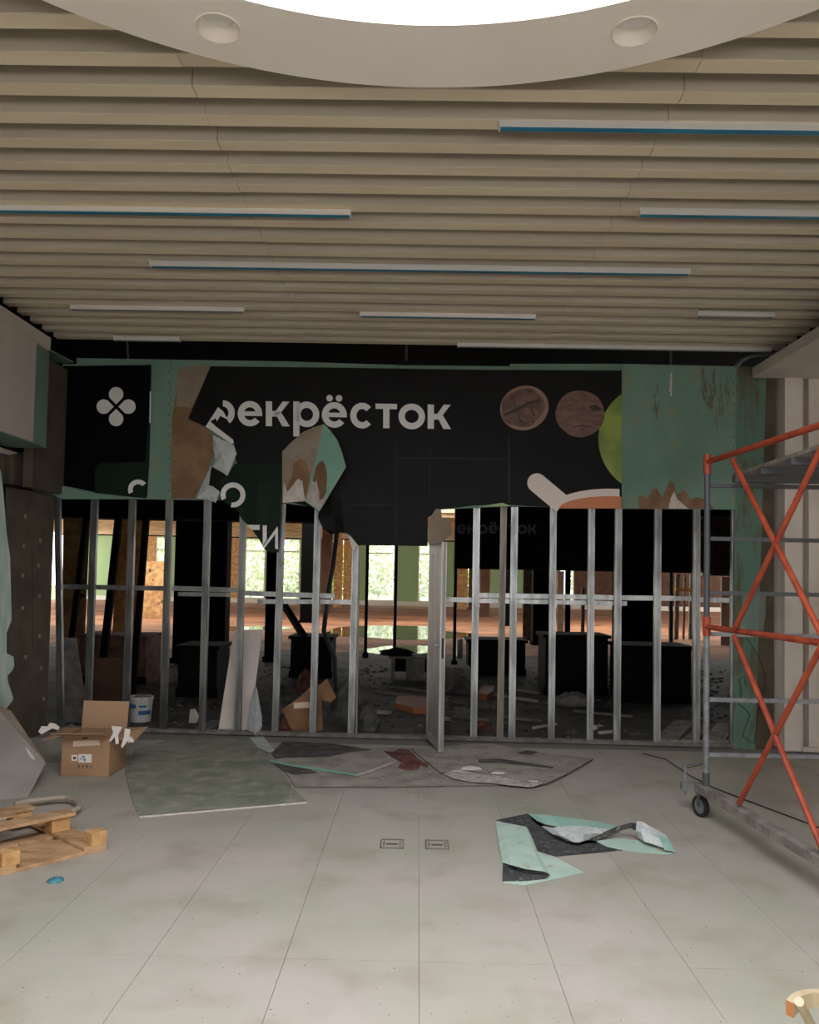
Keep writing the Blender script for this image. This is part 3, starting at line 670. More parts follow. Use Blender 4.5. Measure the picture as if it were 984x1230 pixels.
# loose lower edge hanging under the folded board
g = G()
rows = [[(384, 611, .03), (398, 596, .05), (410, 600, .03)], [(382, 622, .06), (400, 618, .09), (412, 625, .03)], [(388, 635, .08), (404, 640, .10), (414, 640, .03)], [(398, 642, .07), (408, 638, .07), (414, 641, .04)]]
V = [[PW(*p) for p in r] for r in rows]
for i in range(3):
    for j in range(2): g.add([V[i][j], V[i][j+1], V[i+1][j+1], V[i+1][j]], [(0, 3, 2, 1)])
mk('loose_edge', g, T['black_vinyl'], ban, smooth=True, fixn=False)
# plasterboard scrap under the banner edge and beside the door
pslab('board_scrap', [(414, 640), (422, 645), (430, 655), (424, 662), (419, 646)], .03, .0125, [T['plaster_grey'], T['gyps_white']], part)
pslab('board_scrap', [(515, 624), (524, 611), (530, 612), (531, 622), (541, 622), (543, 640), (536, 648), (527, 654), (515, 655)], .04, .0125, [T['tan_grey'], T['gyps_white']], part)
pslab('board_scrap', [(572, 609), (596, 605), (604, 604), (614, 608)], .04, .0125, [T['far_green'], T['gyps_white']], part)
# second panel with the clover
pan = thing('clover_banner', PW(127, 598, .012), 'black vinyl panel with white four petal clover mark', 'banner')
pslab('vinyl_sheet', [(74, 440), (120, 439), (170, 438.5), (181.5, 438), (180, 470), (180, 510), (178, 560), (176, 598.5), (160, 597), (135, 594), (118, 592), (95, 587), (75, 583), (71, 590)], BOFF, .0015, T['shaded_black'], pan)
pslab('rolled_edge', [(181, 440), (181.8, 440), (180.5, 510), (179, 560), (176.5, 597), (174, 560), (178, 510)], BOFF+.01, .004, T['green_print'], pan)
pslab('paper_sliver', [(180, 470), (181.7, 470), (181, 508), (179.4, 508)], BOFF+.02, .002, T['white_print'], pan)
fld = [(114, 592), (114, 566), (116, 560), (121, 556), (176, 555), (175.5, 598), (155, 596.5), (135, 594)]
print_obj('green_field', [fld], BOFF+.0022, T['green_print'], pan)
def petal(cx, cy, ang, rot=0):
    dx, dy = math.cos(ang), math.sin(ang); ox, oy = cx+14.8*dx, cy+14.8*dy; P = [(cx+2.8*dx, cy+2.8*dy)]
    for k in range(25):
        t = ang+math.pi+math.radians(52)+math.radians(256)*k/24; P.append((ox+8.7*math.cos(t), oy+8.7*math.sin(t)))
    return P
for a in range(4): print_obj('petal', [petal(139.5, 488.4, a*math.pi/2)], BOFF+.0024, T['white_print'], pan)
print_obj('letter', ringpoly(166, 588, 12.2, 12, 5.6, 40, 205, 26), BOFF+.0045, T['white_print'], pan)
# dim lettering on the black interior fascia
for ch, x0, x1, yt, yb in WORD:
    s = .375; f = lambda x: 549+(x-285.6)*s; h = lambda y: 636+(y-498)*s
    print_obj('letter', [[(f(px), h(py)) for px, py in q] for q in letter(ch, x0, x1, yt-SK*(x0-285), yb-SK*(x0-285), 7.5)], 0, T['dim_letter'], fascia, proj=lambda x, y: PY(x, y, LY-.006))
# ================================================================== METAL DOOR, ajar towards the room
h0 = PW(514.5, 885, .0); h0.z = 0; n0 = FZ(529.5, 907); n0.z = 0
D = (n0-h0).normalized(); N = Vector((-D.y, D.x, 0)); N = -N if N.dot(CAM-h0) < 0 else N
zt_ = 2.08
door = thing('metal_door', h0, 'tall brushed aluminium door standing open, seen nearly edge-on', 'door')
L = (n0-h0).length
g = G().box(h0+D*L/2+Vector((0, 0, zt_/2+.02)), (L, .045, zt_-.02), D, N); mk('leaf', g, T['alu_face'], door, bevel=.004)
for q in (.03, L-.03): mk('stile', G().box(h0+D*q+Vector((0, 0, zt_/2+.02)), (.06, .052, zt_-.02), D, N), T['alu'], door)
for z in (.08, zt_-.05): mk('door_rail', G().box(h0+D*L/2+Vector((0, 0, z)), (L-.12, .052, .09), D, N), T['alu'], door)
hz = PY(523, 776, n0.y).z
hd = mk('handle', G().tube([h0+D*(L-.05)+Vector((0, 0, hz))+N*.02, h0+D*(L-.05)+Vector((0, 0, hz))+N*.07, h0+D*(L-.17)+Vector((0, 0, hz))+N*.07], .009, 8), T['steel'], door)
mk('lock_plate', G().box(h0+D*(L+.001)+Vector((0, 0, hz-.02)), (.004, .022, .2), D, N), T['dark_metal'], door)
# ================================================================== CEILING LAMPS
def lamp(x0, x1, y, lab, film=True, y1=None):
    zb = ZS-.035; c = FZ((x0+x1)/2, y, zb); Y = c.y
    xa = PY(x0, y, Y).x; xb = PY(x1, y, Y).x
    t = thing('linear_lamp', ((xa+xb)/2, Y, zb), lab, 'lamp', 'linear lamps between the ceiling slats')
    mk('housing', G().box2((xa, Y-.028, zb), (xb, Y+.028, zb+.045)), T['lamp_white'], t, bevel=.002)
    mk('protective_film' if film else 'diffuser', G().box2((xa+.006, Y-.020, zb-.0025), (xb-.006, Y+.020, zb)), T['film_blue'] if film else T['diffuser'], t)
    for x in (xa, xb): mk('end_cap', G().box((x, Y, zb+.0225), (.008, .06, .049)), T['lamp_white'], t)
    return t
lamp(600, 1120, 158, 'long white linear lamp with blue film, nearest the right downlight')
lamp(-140, 421, 256, 'long white linear lamp with blue film above the left ledge')
lamp(768, 1110, 261.5, 'white linear lamp with blue film in line with the left one')
lamp(181, 828, 325.5, 'longest visible linear lamp with blue film crossing the ceiling middle')
lamp(86, 293, 373.5, 'short white linear lamp without film, above the clover panel', False)
lamp(433, 643, 382, 'short white linear lamp with film edge above the lettering', True)
lamp(838, 929, 381, 'shortest white linear lamp close to the right fascia', False)
lamp(138, 216, 409.5, 'short white lamp at the dark gap over the clover panel', False)
lamp(550, 925, 419.5, 'long thin white lamp on the last slat over the walnuts', False)
# conduits in the dark gap
p = [PW(884, 441, -.05), PW(890, 433, -.05), PW(903, 427.5, -.05), PW(936, 424, -.05)]
mk('conduit', G().tube(p, .022, 8), T['zinc'], label='grey bent conduit disappearing behind the right fascia', cat='pipe')
for i, (x, y0, y1) in enumerate(((151, 411, 431), (488, 416, 433), (806, 420, 440), (896, 418, 430))):
    mk('hanger_rod', G().tube([Vector((PW(x, y0, -.12).x, PW(x, y0, -.12).y, 4.465)), PW(x+(3 if i == 0 else 0), y1, -.12)], .014 if i in (0, 1, 2) else .008, 6), T['zinc_dark'], label=['slanting grey hanger rod above the clover panel', 'grey hanger rod above the white lettering', 'grey hanger strap above the scuffed green board', 'thin hanger rod beside the bent conduit'][i], cat='rod')
# ceiling flap at the far left corner
g = G().slab([FZ(25, 421, ZS-.18), FZ(60, 421, ZS-.18), FZ(88, 435.5, ZS-.18), FZ(75, 436.5, ZS-.18), FZ(44, 431, ZS-.18)], (0, 0, -1), .0125)
mk('board_offcut', g, [T['green']], label='small green board offcut stuck out under the left ceiling corner', cat='board')

# ================================================================== SCAFFOLD
f0 = FZ(843, 982); SX, SY = f0.x+.03, f0.y
nx, ny = SX+.16, SY-2.05              # near end
wdx = 1.55
sc = thing('scaffold_tower', (SX, SY, 0), 'orange and grey mobile scaffold tower on castors', 'scaffold')
ztop = PY(844, 546, SY).z; zj = PY(847, 752, SY).z
def post(x, y):
    mk('post', G().tube([(x, y, .24), (x, y, zj-.06)], .022, 12), T['zinc'], sc, smooth=False)
    mk('post', G().tube([(x, y, zj+.06), (x, y, ztop-.13)], .022, 12), T['zinc_dark'], sc)
    mk('collar', G().tube([(x, y, zj-.07), (x, y, zj+.07)], .029, 12), T['orange'], sc)
    mk('collar', G().tube([(x, y, ztop-.15), (x, y, ztop)], .029, 12), T['orange'], sc)
    mk('foot_sleeve', G().tube([(x, y, .235), (x, y, .33)], .027, 12), T['zinc_dark'], sc)
for x, y in ((SX, SY), (SX+wdx, SY), (nx, ny), (nx+wdx, ny)): post(x, y)
for i, yy in enumerate((583, 647, 712, 761.5, 840, 906)):
    z = PY(848, yy, SY).z
    for (x, y) in ((SX, SY), (nx, ny)): mk('rung', G().bar((x+.02, y, z), (x+wdx-.02, y, z), .03, .03), T['zinc_dark'] if i < 3 else T['zinc'], sc)
dirv = Vector((nx-SX, ny-SY, 0)).normalized()
def onside(x, y, dx=0.0):
    n = Vector((dirv.y, -dirv.x, 0)); return plane_hit(x, y, Vector((SX+dx, SY, 0)), n)
def rod(a, b, r, m, nm): mk(nm, G().tube([a, b], r, 10), T[m], sc)
za = onside(850, 555).z
rod((SX, SY, za), (nx, ny, za), .021, 'orange', 'guard_bar')
zb_ = onside(850, 753).z
rod((SX, SY, zb_), (nx, ny, zb_), .021, 'orange', 'guard_bar')
def diag(a, b):
    A, B = onside(*a, dx=-.03), onside(*b, dx=-.03); d = (B-A); 
    rod(A, A+d, .018, 'orange', 'diagonal_brace')
diag((880, 552), (1005, 797)); diag((882, 757), (1003, 505)); diag((882, 764), (1012, 1078)); diag((888, 965), (1005, 742))
# bottom beam and castors
ba, bb_ = Vector((SX-.03, SY+.10, .205)), Vector((nx+.01, ny-.2, .205))
mk('base_beam', G().bar(ba, bb_, .075, .06), T['timber'], sc, bevel=.004)
mk('base_beam', G().bar(ba+Vector((wdx, 0, 0)), bb_+Vector((wdx, 0, 0)), .075, .06), T['timber'], sc, bevel=.004)
def castor(x, y, a):
    c = Vector((x, y, .078)); ax = Vector((math.cos(a), math.sin(a), 0)); t = thing('castor', (x, y, 0)); t.parent = sc; t.location = Vector((x, y, 0))-sc.location
    g = G(); n = 28; pr = [(.078, -.016), (.078, .016), (.055, .018), (.055, -.018)]; u = Vector((-ax.y, ax.x, 0)); wv = Vector((0, 0, 1))
    for r, o in pr: g.v += [c+ax*o+(u*math.cos(2*math.pi*k/n)+wv*math.sin(2*math.pi*k/n))*r for k in range(n)]
    for i in range(4):
        for k in range(n): g.f.append((i*n+k, i*n+(k+1) % n, ((i+1) % 4)*n+(k+1) % n, ((i+1) % 4)*n+k)); g.mi.append(0)
    mk('tyre', g, T['rubber'], t)
    g = G().tube([c-ax*.014, c+ax*.014], .055, 20); mk('hub', g, T['zinc'], t)
    g = G()
    for s in (-1, 1): g.bar(c+ax*.024*s, c+ax*.024*s+Vector((0, 0, .09)), .03, .004, side=ax)
    g.box(c+Vector((0, 0, .093)), (.06, .06, .008)); mk('fork', g, T['zinc_dark'], t)
castor(SX-.03, SY+.02, .35); castor(SX+wdx-.03, SY+.02, .2); castor(nx-.03, ny+.03, .5); castor(nx+wdx-.03, ny+.03, .3)
jx, jy = SX-.12, SY+.1
jack = mk('jack_screw', G().tube([(jx, jy, .14), (jx, jy, .36)], .010, 8), T['zinc'], sc)
mk('jack_handle', G().tube([PY(823, 921, SY+.1), PY(846, 917, SY+.1)], .011, 8), T['zinc_dark'], sc)
mk('base_clamp', G().box((SX-.07, SY+.1, .205), (.16, .05, .05)), T['zinc'], sc)
# deck of planks resting on the top rung
zd = PY(848, 583, SY).z+.016
dk = thing('scaffold_deck', (SX+wdx/2, (SY+ny)/2, zd), 'grey plank deck lying on the top of the scaffold', 'deck')
for i in range(6):
    x0 = SX+.17+i*.225; mk('plank', G().box2((x0, ny+.1, zd+.045), (x0+.21, SY-.04, zd+.07)), T['timber'], dk)
for y in (SY-.10, SY-.55, SY-1.0, SY-1.5, ny+.15):
    mk('batten', G().box2((SX+.16, y-.03, zd), (SX+1.53, y+.03, zd+.045)), T['zinc_dark'], dk)

# ================================================================== CARDBOARD BOX
c0 = FZ(73, 932); bw = PY(130.5, 932, c0.y).x-c0.x; bh = PY(73, 884, c0.y).z; bd = .40
bx = thing('cardboard_box', (c0.x+bw/2, c0.y+bd/2, 0), 'open brown cardboard box with raised flaps and white stickers', 'box')
X0, Y0, X1, Y1 = c0.x, c0.y, c0.x+bw, c0.y+bd; th = .005
mk('bottom', G().box2((X0, Y0, 0), (X1, Y1, .006)), T['card'], bx)
mk('front_side', G().box2((X0, Y0, 0), (X1, Y0+th, bh)), T['card'], bx)
mk('back_side', G().box2((X0, Y1-th, 0), (X1, Y1, bh)), T['card'], bx)
mk('left_side', G().box2((X0, Y0+th, 0), (X0+th, Y1-th, bh)), T['card'], bx)
mk('right_side', G().box2((X1-th, Y0+th, 0), (X1, Y1-th, bh)), T['card'], bx)
def flapq(name, a, b, c, d, m=None):
    n = (b-a).cross(c-a).normalized(); return mk(name, G().slab([a, b, c, d], n, th), m or T['card_in'], bx)
v = Vector
fb = flapq('back_flap', v((X0, Y1, bh)), v((X1, Y1, bh)), v((X1+.005, Y1+.03, bh+.235)), v((X0-.0, Y1+.03, bh+.235)))
flapq('front_flap', v((X0, Y0, bh)), v((X1, Y0, bh)), v((X1-.01, Y0-.15, bh+.05)), v((X0-.03, Y0-.15, bh+.045)))
fr = flapq('right_flap', v((X1, Y0+.02, bh)), v((X1, Y1, bh)), v((X1+.2, Y1-.02, bh+.02)), v((X1+.18, Y0+.03, bh-.06)))
fl = flapq('left_flap', v((X0, Y0+.05, bh)), v((X0, Y1, bh)), v((X0-.16, Y1-.02, bh-.0)), v((X0-.2, Y0+.05, bh-.05)))
def sticker(name, px, m, d=.0015):
    P = [PY(x, y, Y0-.0015) for x, y in px]; return mk(name, G().slab(P, (0, -1, 0), d), T[m], bx)
R4 = lambda a, b, c, d: [(a, b), (c, b), (c, d), (a, d)]
sticker('tape_strip', [(88, 890), (119, 889), (120, 895), (87.5, 897)], 'tape')
sticker('sticker', R4(85.8, 906.8, 93, 914), 'paper'); s2 = sticker('sticker', R4(94.3, 906, 110, 916), 'paper')
def mark(px, m='ink'):
    P = [PY(x, y, Y0-.0024) for x, y in px]; return mk('printed_mark', G().slab(P, (0, -1, 0), .0008), T[m], bx)
mark(R4(88, 909, 91, 912)); mark(R4(98, 908, 102, 909.4), 'blue'); mark(R4(96, 911, 102, 912), 'blue'); mark(R4(101, 911, 102.6, 914.5), 'blue')
for i, x in enumerate((93.6, 98.6, 103.4, 108)): mark(R4(x, 919.2+(i % 2)*.6, x+2.2, 920.6)); mark(R4(x+.7, 920.6, x+1.5, 923))
mark([(99, 886), (105, 885.4), (106, 887), (100, 887.8)])
# papers
def scrap(name, P, m, lab, cat='paper scrap', grp=None, th=.002, n=None):
    nn = (P[1]-P[0]).cross(P[2]-P[0]).normalized() if n is None else Vector(n)
    return mk(name, G().slab(P, nn, th), T[m], label=lab, cat=cat, group=grp)
def crumple(name, c, rx, ry, rz, m, lab, cat, seed=0, flat=False, nu=10, nv=6, amp=.3, parent=None, sm=False):
    rr = random.Random(seed); g = G(); c = Vector(c)
    vs = [c+Vector((0, 0, 0))]
    ring = []
    for i in range(nv+1):
        ph = math.pi/2*i/nv
        row = []
        for k in range(nu):
            a = 2*math.pi*k/nu; s = 1+rr.uniform(-amp, amp)
            row.append(c+Vector((rx*math.cos(ph)*math.cos(a)*s, ry*math.cos(ph)*math.sin(a)*s, max(0, rz*math.sin(ph)*(1+rr.uniform(-amp, amp)*.6)))))
        ring.append(row)
    for r in ring: g.v += r
    for i in range(nv):
        for k in range(nu): g.f.append((i*nu+k, i*nu+(k+1) % nu, (i+1)*nu+(k+1) % nu, (i+1)*nu+k)); g.mi.append(0)
    g.f.append(tuple(range(nu))[::-1]); g.mi.append(0)
    g.f.append(tuple(nv*nu+k for k in range(nu))); g.mi.append(0)
    return mk(name, g, T[m], parent, label=lab, cat=cat, smooth=sm)
YR = Y0-.002
scrap('paper_strip', [PY(x, y, YR) for x, y in ((134, 872), (147, 873), (142, 883), (143, 893), (139, 894), (138, 885), (133, 891), (131, 890), (136, 880))], 'paper', 'torn white paper strip hanging from the right box flap near its corner')
scrap('paper_strip', [PY(x, y, YR) for x, y in ((150, 875), (157, 876), (155, 888), (147, 899), (145.5, 896), (149, 885))], 'paper', 'long white paper strip hanging straight under the right box flap')
scrap('paper_strip', [PY(x, y, YR) for x, y in ((157, 884), (161, 889), (160, 892), (156, 891), (154, 893), (155, 887))], 'paper', 'short white paper curl at the end of the right box flap')
pz = lambda x, y: PY(x, y, Y0+.12)
scrap('paper_sheet', [pz(46, 879), (pz(50, 872)), pz(57, 872.5), pz(60, 868), pz(66, 869), pz(72, 873.5), pz(70, 877), (pz(63, 875)), pz(57, 878), pz(50, 882)], 'paper', 'crumpled white paper lying on the left box flap')
# ================================================================== BUCKET
c = FZ(169, 866); c.z = 0
bk = thing('plaster_bucket', c, 'white plastic bucket with blue print and rough filling, behind the box', 'bucket')
hb = PY(169, 836, c.y).z; r1 = .135
mk('body', G().lathe([(.001, .002), (r1*.84, 0), (r1*.98, hb*.86), (r1, hb*.86), (r1*1.03, hb*.9), (r1*1.03, hb), (r1*.97, hb), (r1*.95, hb*.9), (.001, hb*.88)], c, 32), T['bucket'], bk, smooth=False)
def bandarc(a0, a1, z0, z1, m, nm, r0=.84):
    q = G(); n = 10
    for k in range(n+1):
        a = math.radians(a0+(a1-a0)*k/n)
        for z in (z0, z1):
            rr_ = r1*(.84+.14*z/(hb*.86))+.002; q.v.append(c+Vector((rr_*math.cos(a), rr_*math.sin(a), z)))
    for k in range(n): q.f.append((2*k, 2*k+2, 2*k+3, 2*k+1)); q.mi.append(0)
    mk(nm, q, T[m], bk, fixn=False)
bandarc(190, 262, hb*.55, hb*.72, 'blue', 'blue_label'); bandarc(275, 345, hb*.30, hb*.47, 'blue', 'blue_label'); bandarc(278, 315, hb*.6, hb*.68, 'blue', 'blue_label')
crumple('filling', c+Vector((0, 0, hb*.93)), .12, .12, .035, 'tan_grey', None, None, 4, parent=bk)
# ================================================================== LEFT LEANING BOARDS
P1 = FZ(33, 958); P2 = PY(54.5, 916, 6.72); P3 = PY(0, 854, 7.30)
pl = plane3(P1, P2, P3); nrm = pl[1]
# floor direction in the plane
fd = nrm.cross(Vector((0, 0, 1))).normalized(); fd = fd if fd.x < 0 else -fd
P4 = P1+fd*1.3; upd = (P3-P2).normalized(); P5 = P3+upd*.25
g = G().slab([P1, P2, P3, P5, P5+fd*.4, P4], nrm, .0125, 0, None, 1)
lb_ = mk('leaning_board', g, [T['gyps_grey'], T['gyps_white']], label='grey plasterboard sheet leaning at the left, pointed corner towards the box', cat='board')
mk('torn_edge_paper', G().slab([plane_hit(x, y, pl[0]+nrm*.004, nrm) for x, y in ((30, 897), (34, 900), (42, 911), (41, 913), (36, 909))], nrm, .003), T['paper'], lb_)
mk('back_sheet', G().slab([p-nrm*.02 for p in (P2+(P1-P2)*.05, P2+upd*.02+Vector((.012, 0, .01)), P3+Vector((.10, 0, .02)), P5, P5+fd*.3, P4)], nrm, .0125), T['tan_grey'], lb_)
pts = [(-40, 545), (1, 565), (4, 590), (8, 640), (12, 668), (13, 700), (14, 745), (8, 760), (8, 785), (16.5, 789), (17, 800), (15, 805), (9, 812), (10, 820), (16, 838), (15, 842), (6, 853), (4, 872), (-40, 905)]
lo = FZ(0, 905).y
g = G().slab([PY(x, y, 7.75) for x, y in pts], (.5, -.85, 0), .0125, 0, None, 1)
mk('torn_board', g, [M('streaked_mint', (150, 172, 156), .8, c2=(176, 184, 174), ns=7, stretch=(3, 1, .5)), T['gyps_white']], label='jagged pale green plasterboard sheet standing at the far left', cat='board')
# ================================================================== PALLET (broken)
pal = None
def pz_(x, y, z): return FZ(x, y, z)
pal = thing('wooden_pallet', FZ(40, 1030), 'broken wooden pallet with loose deck boards, at the left edge', 'pallet')
E = FZ(128, 1021); Wd = FZ(0, 1053); ax = (Wd-E).normalized(); ay = Vector((ax.y, -ax.x, 0)); ay = ay if ay.y > 0 else -ay
if ay.dot(Vector((0, 1, 0))) < 0: ay = -ay
E.z = 0
def pb(s0, t0, s1, t1, z0, z1, m='pallet', nm='board', tilt=0.0):
    cc = E+ax*((s0+s1)/2)+ay*((t0+t1)/2)+Vector((0, 0, (z0+z1)/2)); return mk(nm, G().box(cc, (abs(s1-s0), abs(t1-t0), z1-z0), ax, ay), T[m], pal, bevel=.002)
# bottom boards along the axis
pb(0, 0, 1.2, .115, 0, .022); pb(.06, .13, 1.2, .235, 0, .022); pb(.05, .25, 1.2, .35, 0, .022); pb(.1, .42, 1.2, .52, 0, .022)
pb(.0, .0, .145, .8, .022, .044, nm='cross_board'); pb(.55, 0, .69, .8, .022, .044, nm='cross_board')
pb(.0, .0, .10, .10, .044, .122, 'pallet_end', 'block'); pb(.53, .0, .63, .10, .044, .122, 'pallet_end', 'block')
pb(.03, .42, .15, .52, .044, .13, 'pallet_end', 'block'); pb(.15, .72, .27, .82, .044, .13, 'pallet_end', 'block')
pb(.55, .42, .67, .52, .044, .13, 'pallet_end', 'block'); pb(.55, .72, .67, .82, .044, .13, 'pallet_end', 'block')
pb(.0, .40, 1.2, .53, .13, .152, nm='deck_board'); pb(.13, .71, 1.2, .83, .13, .152, nm='deck_board')
cc = E+ax*.5+ay*.6+Vector((0, 0, .165)); mk('splintered_board', G().slab([cc+ax*-.22+ay*.02, cc+ax*-.1+ay*.06, cc+ax*.3+ay*.08, cc+ax*.32-ay*.04, cc+ax*.0-ay*.05, cc-ax*.18-ay*.03], (0, 0, 1), .012), T['pallet'], pal)
# hose
zz = .03
pts = [FZ(x, y, .05) for x, y in ((18, 966), (30, 963), (50, 960.5), (66, 958.5), (80, 958), (90, 960.5), (95, 966), (93, 971.5), (86, 975))]
hp = []
for i in range(len(pts)-1):
    for k in range(4): hp.append(pts[i].lerp(pts[i+1], k/4))
hp.append(pts[-1])
mk('hose', G().tube(hp, .02, 10), T['hose'], label='beige bent hose looped behind the pallet boards', cat='hose', smooth=True)
# teal lid
c = FZ(66.5, 1058); g = G(); rr = random.Random(5); n = 22
crumple('plastic_piece', Vector((c.x, c.y, 0)), .045, .05, .018, 'teal_lid', 'small crushed teal plastic piece on the floor by the pallet', 'plastic piece', 6, nu=18, nv=4, amp=.12, sm=True)
# ================================================================== FLOOR OUTLETS
for x, y, lab in ((471, 1014, 'square floor outlet box left of the centre joint'), (525, 1015, 'square floor outlet box right of the centre joint')):
    c = FZ(x, y); t = thing('floor_outlet', (c.x, c.y, 0), lab, 'floor outlet'); w2, d2 = .072, .085
    q = G()
    for s in (-1, 1): q.box((c.x+s*w2, c.y, .003), (.007, d2*2+.007, .006)); q.box((c.x, c.y+s*d2, .003), (w2*2, .007, .006))
    mk('frame', q, T['junk_grey'], t)
    mk('cover', G().box((c.x, c.y, .0015), (w2*2-.02, d2*2-.02, .003)), T['tile'], t)
    mk('cable_flap', G().box((c.x, c.y-.01, .004), (.075, .022, .004)), T['charcoal'], t)
    for s in (-1, 1): mk('slot', G().box((c.x+s*.052, c.y, .004), (.006, .1, .004)), T['charcoal'], t)
# ================================================================== VINYL SHEET ON THE FLOOR
vs_ = thing('vinyl_offcut', FZ(690, 1020), 'crumpled mint and dark grey vinyl flooring offcut on the tiles', 'vinyl sheet')
def vpoly(name, pts, m, th=.003):
    P = [FZ(x, y, z) for x, y, z in pts]; g = G(); c = sum(P, Vector())/len(P); n = len(P)
    g.v = [c]+P+[p-Vector((0, 0, th)) for p in P]
    for i in range(n):
        j = (i+1) % n; g.f.append((0, 1+i, 1+j)); g.mi.append(0); g.f.append((1+i, 1+n+i, 1+n+j, 1+j)); g.mi.append(0)
    return mk(name, g, T[m], vs_, fixn=False)
def vgrid(name, rows, m):
    g = G(); V = [[FZ(*p) for p in r] for r in rows]; nc = len(rows[0])
    for i in range(len(V)-1):
        for j in range(nc-1): g.add([V[i][j], V[i][j+1], V[i+1][j+1], V[i+1][j]], [(0, 3, 2, 1)])
    return mk(name, g, T[m], vs_, fixn=False, smooth=True)
vpoly('dark_face', [(596, 985, .004), (634, 977, .004), (645, 990, .004), (690, 1014, .004), (730, 1012, .004), (760, 1020, .004), (728, 1023, .004), (668, 1028.5, .004), (640, 1020, .004)], 'vinyl_dark')
vpoly('mint_face', [(600, 1000, .005), (648, 1024, .005), (668, 1030, .005), (702, 1048, .005), (660, 1057, .005), (629, 1063, .005), (605, 1060, .005), (602, 1036, .005)], 'vinyl_mint')
vgrid('mint_fold', [[(594.5, 985, .01), (605, 988, .03), (616, 990, .04), (632, 993, .035), (634, 995, .02)], [(597, 1000, .015), (606, 1003, .04), (620, 1006, .05), (637, 1008, .04), (641, 1010, .02)], [(600, 1018, .015), (610, 1020, .045), (626, 1024, .055), (644, 1027, .045), (648, 1029, .02)], [(603.5, 1036, .02), (614, 1039, .05), (632, 1044, .055), (654, 1047, .04), (660, 1049, .02)]], 'vinyl_mint')
vpoly('dark_fold', [(604, 1036, .02), (614, 1040, .035), (632, 1045, .04), (648, 1048, .035), (661, 1050.5, .02), (655, 1055, .01), (630, 1058, .008), (603.5, 1058, .008)], 'vinyl_dark')
vgrid('teal_fold', [[(634, 977, .03), (645, 978, .06), (660, 979.5, .08), (690, 983, .07), (720, 987, .05), (742, 992, .03)], [(645, 986, .03), (655, 990, .06), (675, 994, .08), (700, 996, .08), (722, 997, .06), (744, 995, .04)]], 'vinyl_teal')
vgrid('white_fold', [[(650, 992, .05), (664, 994, .07), (680, 992, .085), (698, 992, .085), (714, 994, .08), (735, 996, .05), (746, 994, .04)], [(664, 1002, .03), (674, 1004, .06), (688, 1003, .08), (700, 1002, .08), (712, 1001, .07), (724, 1001, .05), (738, 998, .03)], [(684, 1011, .015), (690, 1012, .03), (696, 1012, .03), (702, 1010, .03), (708, 1008, .03), (716, 1005, .03), (728, 1001, .02)]], 'vinyl_white')
vgrid('dark_curl', [[(708, 1009, .02), (722, 1001, .05), (740, 993, .08), (758, 988, .11), (766, 989, .12)], [(716, 1010, .01), (730, 1004, .03), (745, 998, .05), (758, 995, .07), (764, 998, .08)]], 'vinyl_dark')
vpoly('mint_face', [(716, 1010, .008), (740, 1007, .01), (764, 1009, .012), (790, 1014, .012), (811, 1024, .006), (800, 1026, .006), (756, 1022.5, .006), (730, 1017, .006)], 'vinyl_mint')
vgrid('pale_curl', [[(765, 986, .13), (772, 987, .14), (780, 992, .12), (790, 997, .09), (800, 1003, .06)], [(764, 998, .09), (770, 999, .10), (782, 1003, .09), (796, 1008, .06), (806, 1013, .03)], [(766, 1006, .03), (774, 1011, .04), (785, 1014, .04), (798, 1019, .02), (811, 1024, .01)]], 'vinyl_white')
vgrid('teal_end', [[(790, 1003, .08), (797, 1005, .065), (803, 1007, .05)], [(796, 1013, .05), (802, 1014, .04), (807, 1015, .03)], [(798, 1021, .025), (805, 1022, .02), (812, 1024, .012)]], 'vinyl_teal')
# ================================================================== BOARDS LYING ON THE FLOOR
def lying(name, px, m, lab, cat='board', z=.0125, edge='gyps_white', th=None):
    P = [FZ(x, y, z) for x, y in px]; P = [Vector((p.x, p.y, z)) for p in P]
    return mk(name, G().slab(P, (0, 0, 1), (th or z)-.0005, 0, None, 1), [T[m], T[edge]], label=lab, cat=cat)
lying('fallen_board', [(150, 926), (162, 900), (200, 889), (298, 886), (322, 904), (338, 926), (352, 946), (369, 963), (300, 969), (230, 975), (180, 979.5), (167, 980), (160, 965)], 'green_floor', 'dirty green plasterboard sheet lying flat beside the box')
lying('fallen_board', [(355, 945), (342, 926), (331, 912), (400, 901), (470, 897), (520, 897), (640, 905), (660, 925), (640, 942.5), (560, 943.5), (460, 945)], 'grey_floor', 'dusty grey board lying flat before the doorway', z=.010, edge='charcoal')  # charcoal edge colour paints the shadow line along the board
lying('charcoal_sheet', [(326, 904), (341, 890), (400, 893), (447, 900.5), (420, 903), (395, 909), (330, 910)], 'charcoal', 'thin charcoal sheet lying at the foot of the studs', 'sheet', .014, 'charcoal', .003)
lying('charcoal_sheet', [(324, 914), (352, 917), (382, 928), (352, 930), (338, 924)], 'charcoal', 'small charcoal offcut under the mint strip', 'sheet', .0168, 'charcoal', .003)
lying('mint_strip', [(324, 912.5), (352, 917.5), (428, 929.5), (428, 931.5), (350, 920), (324, 914.5)], 'mint', 'narrow mint board strip lying across the grey board', 'strip', .0215, 'mint', .004)
lying('pale_strip', [(428, 930), (446, 924), (476, 913), (477, 915), (447, 926.5), (429, 932)], 'gyps_white', 'narrow pale strip continuing from the mint strip', 'strip', .018, 'gyps_white', .004)
lying('broken_board', [(494, 899), (512, 914), (530, 928.5), (556, 924), (590, 931), (640, 941.5), (656, 941), (680, 930), (713, 911), (650, 904), (592, 893.5), (560, 894), (540, 897)], 'grey_floor', 'broken grey board with crumbled white edge before the right studs', z=.022, th=.0125, edge='charcoal')  # edge darkened in colour to draw the shadow under the board
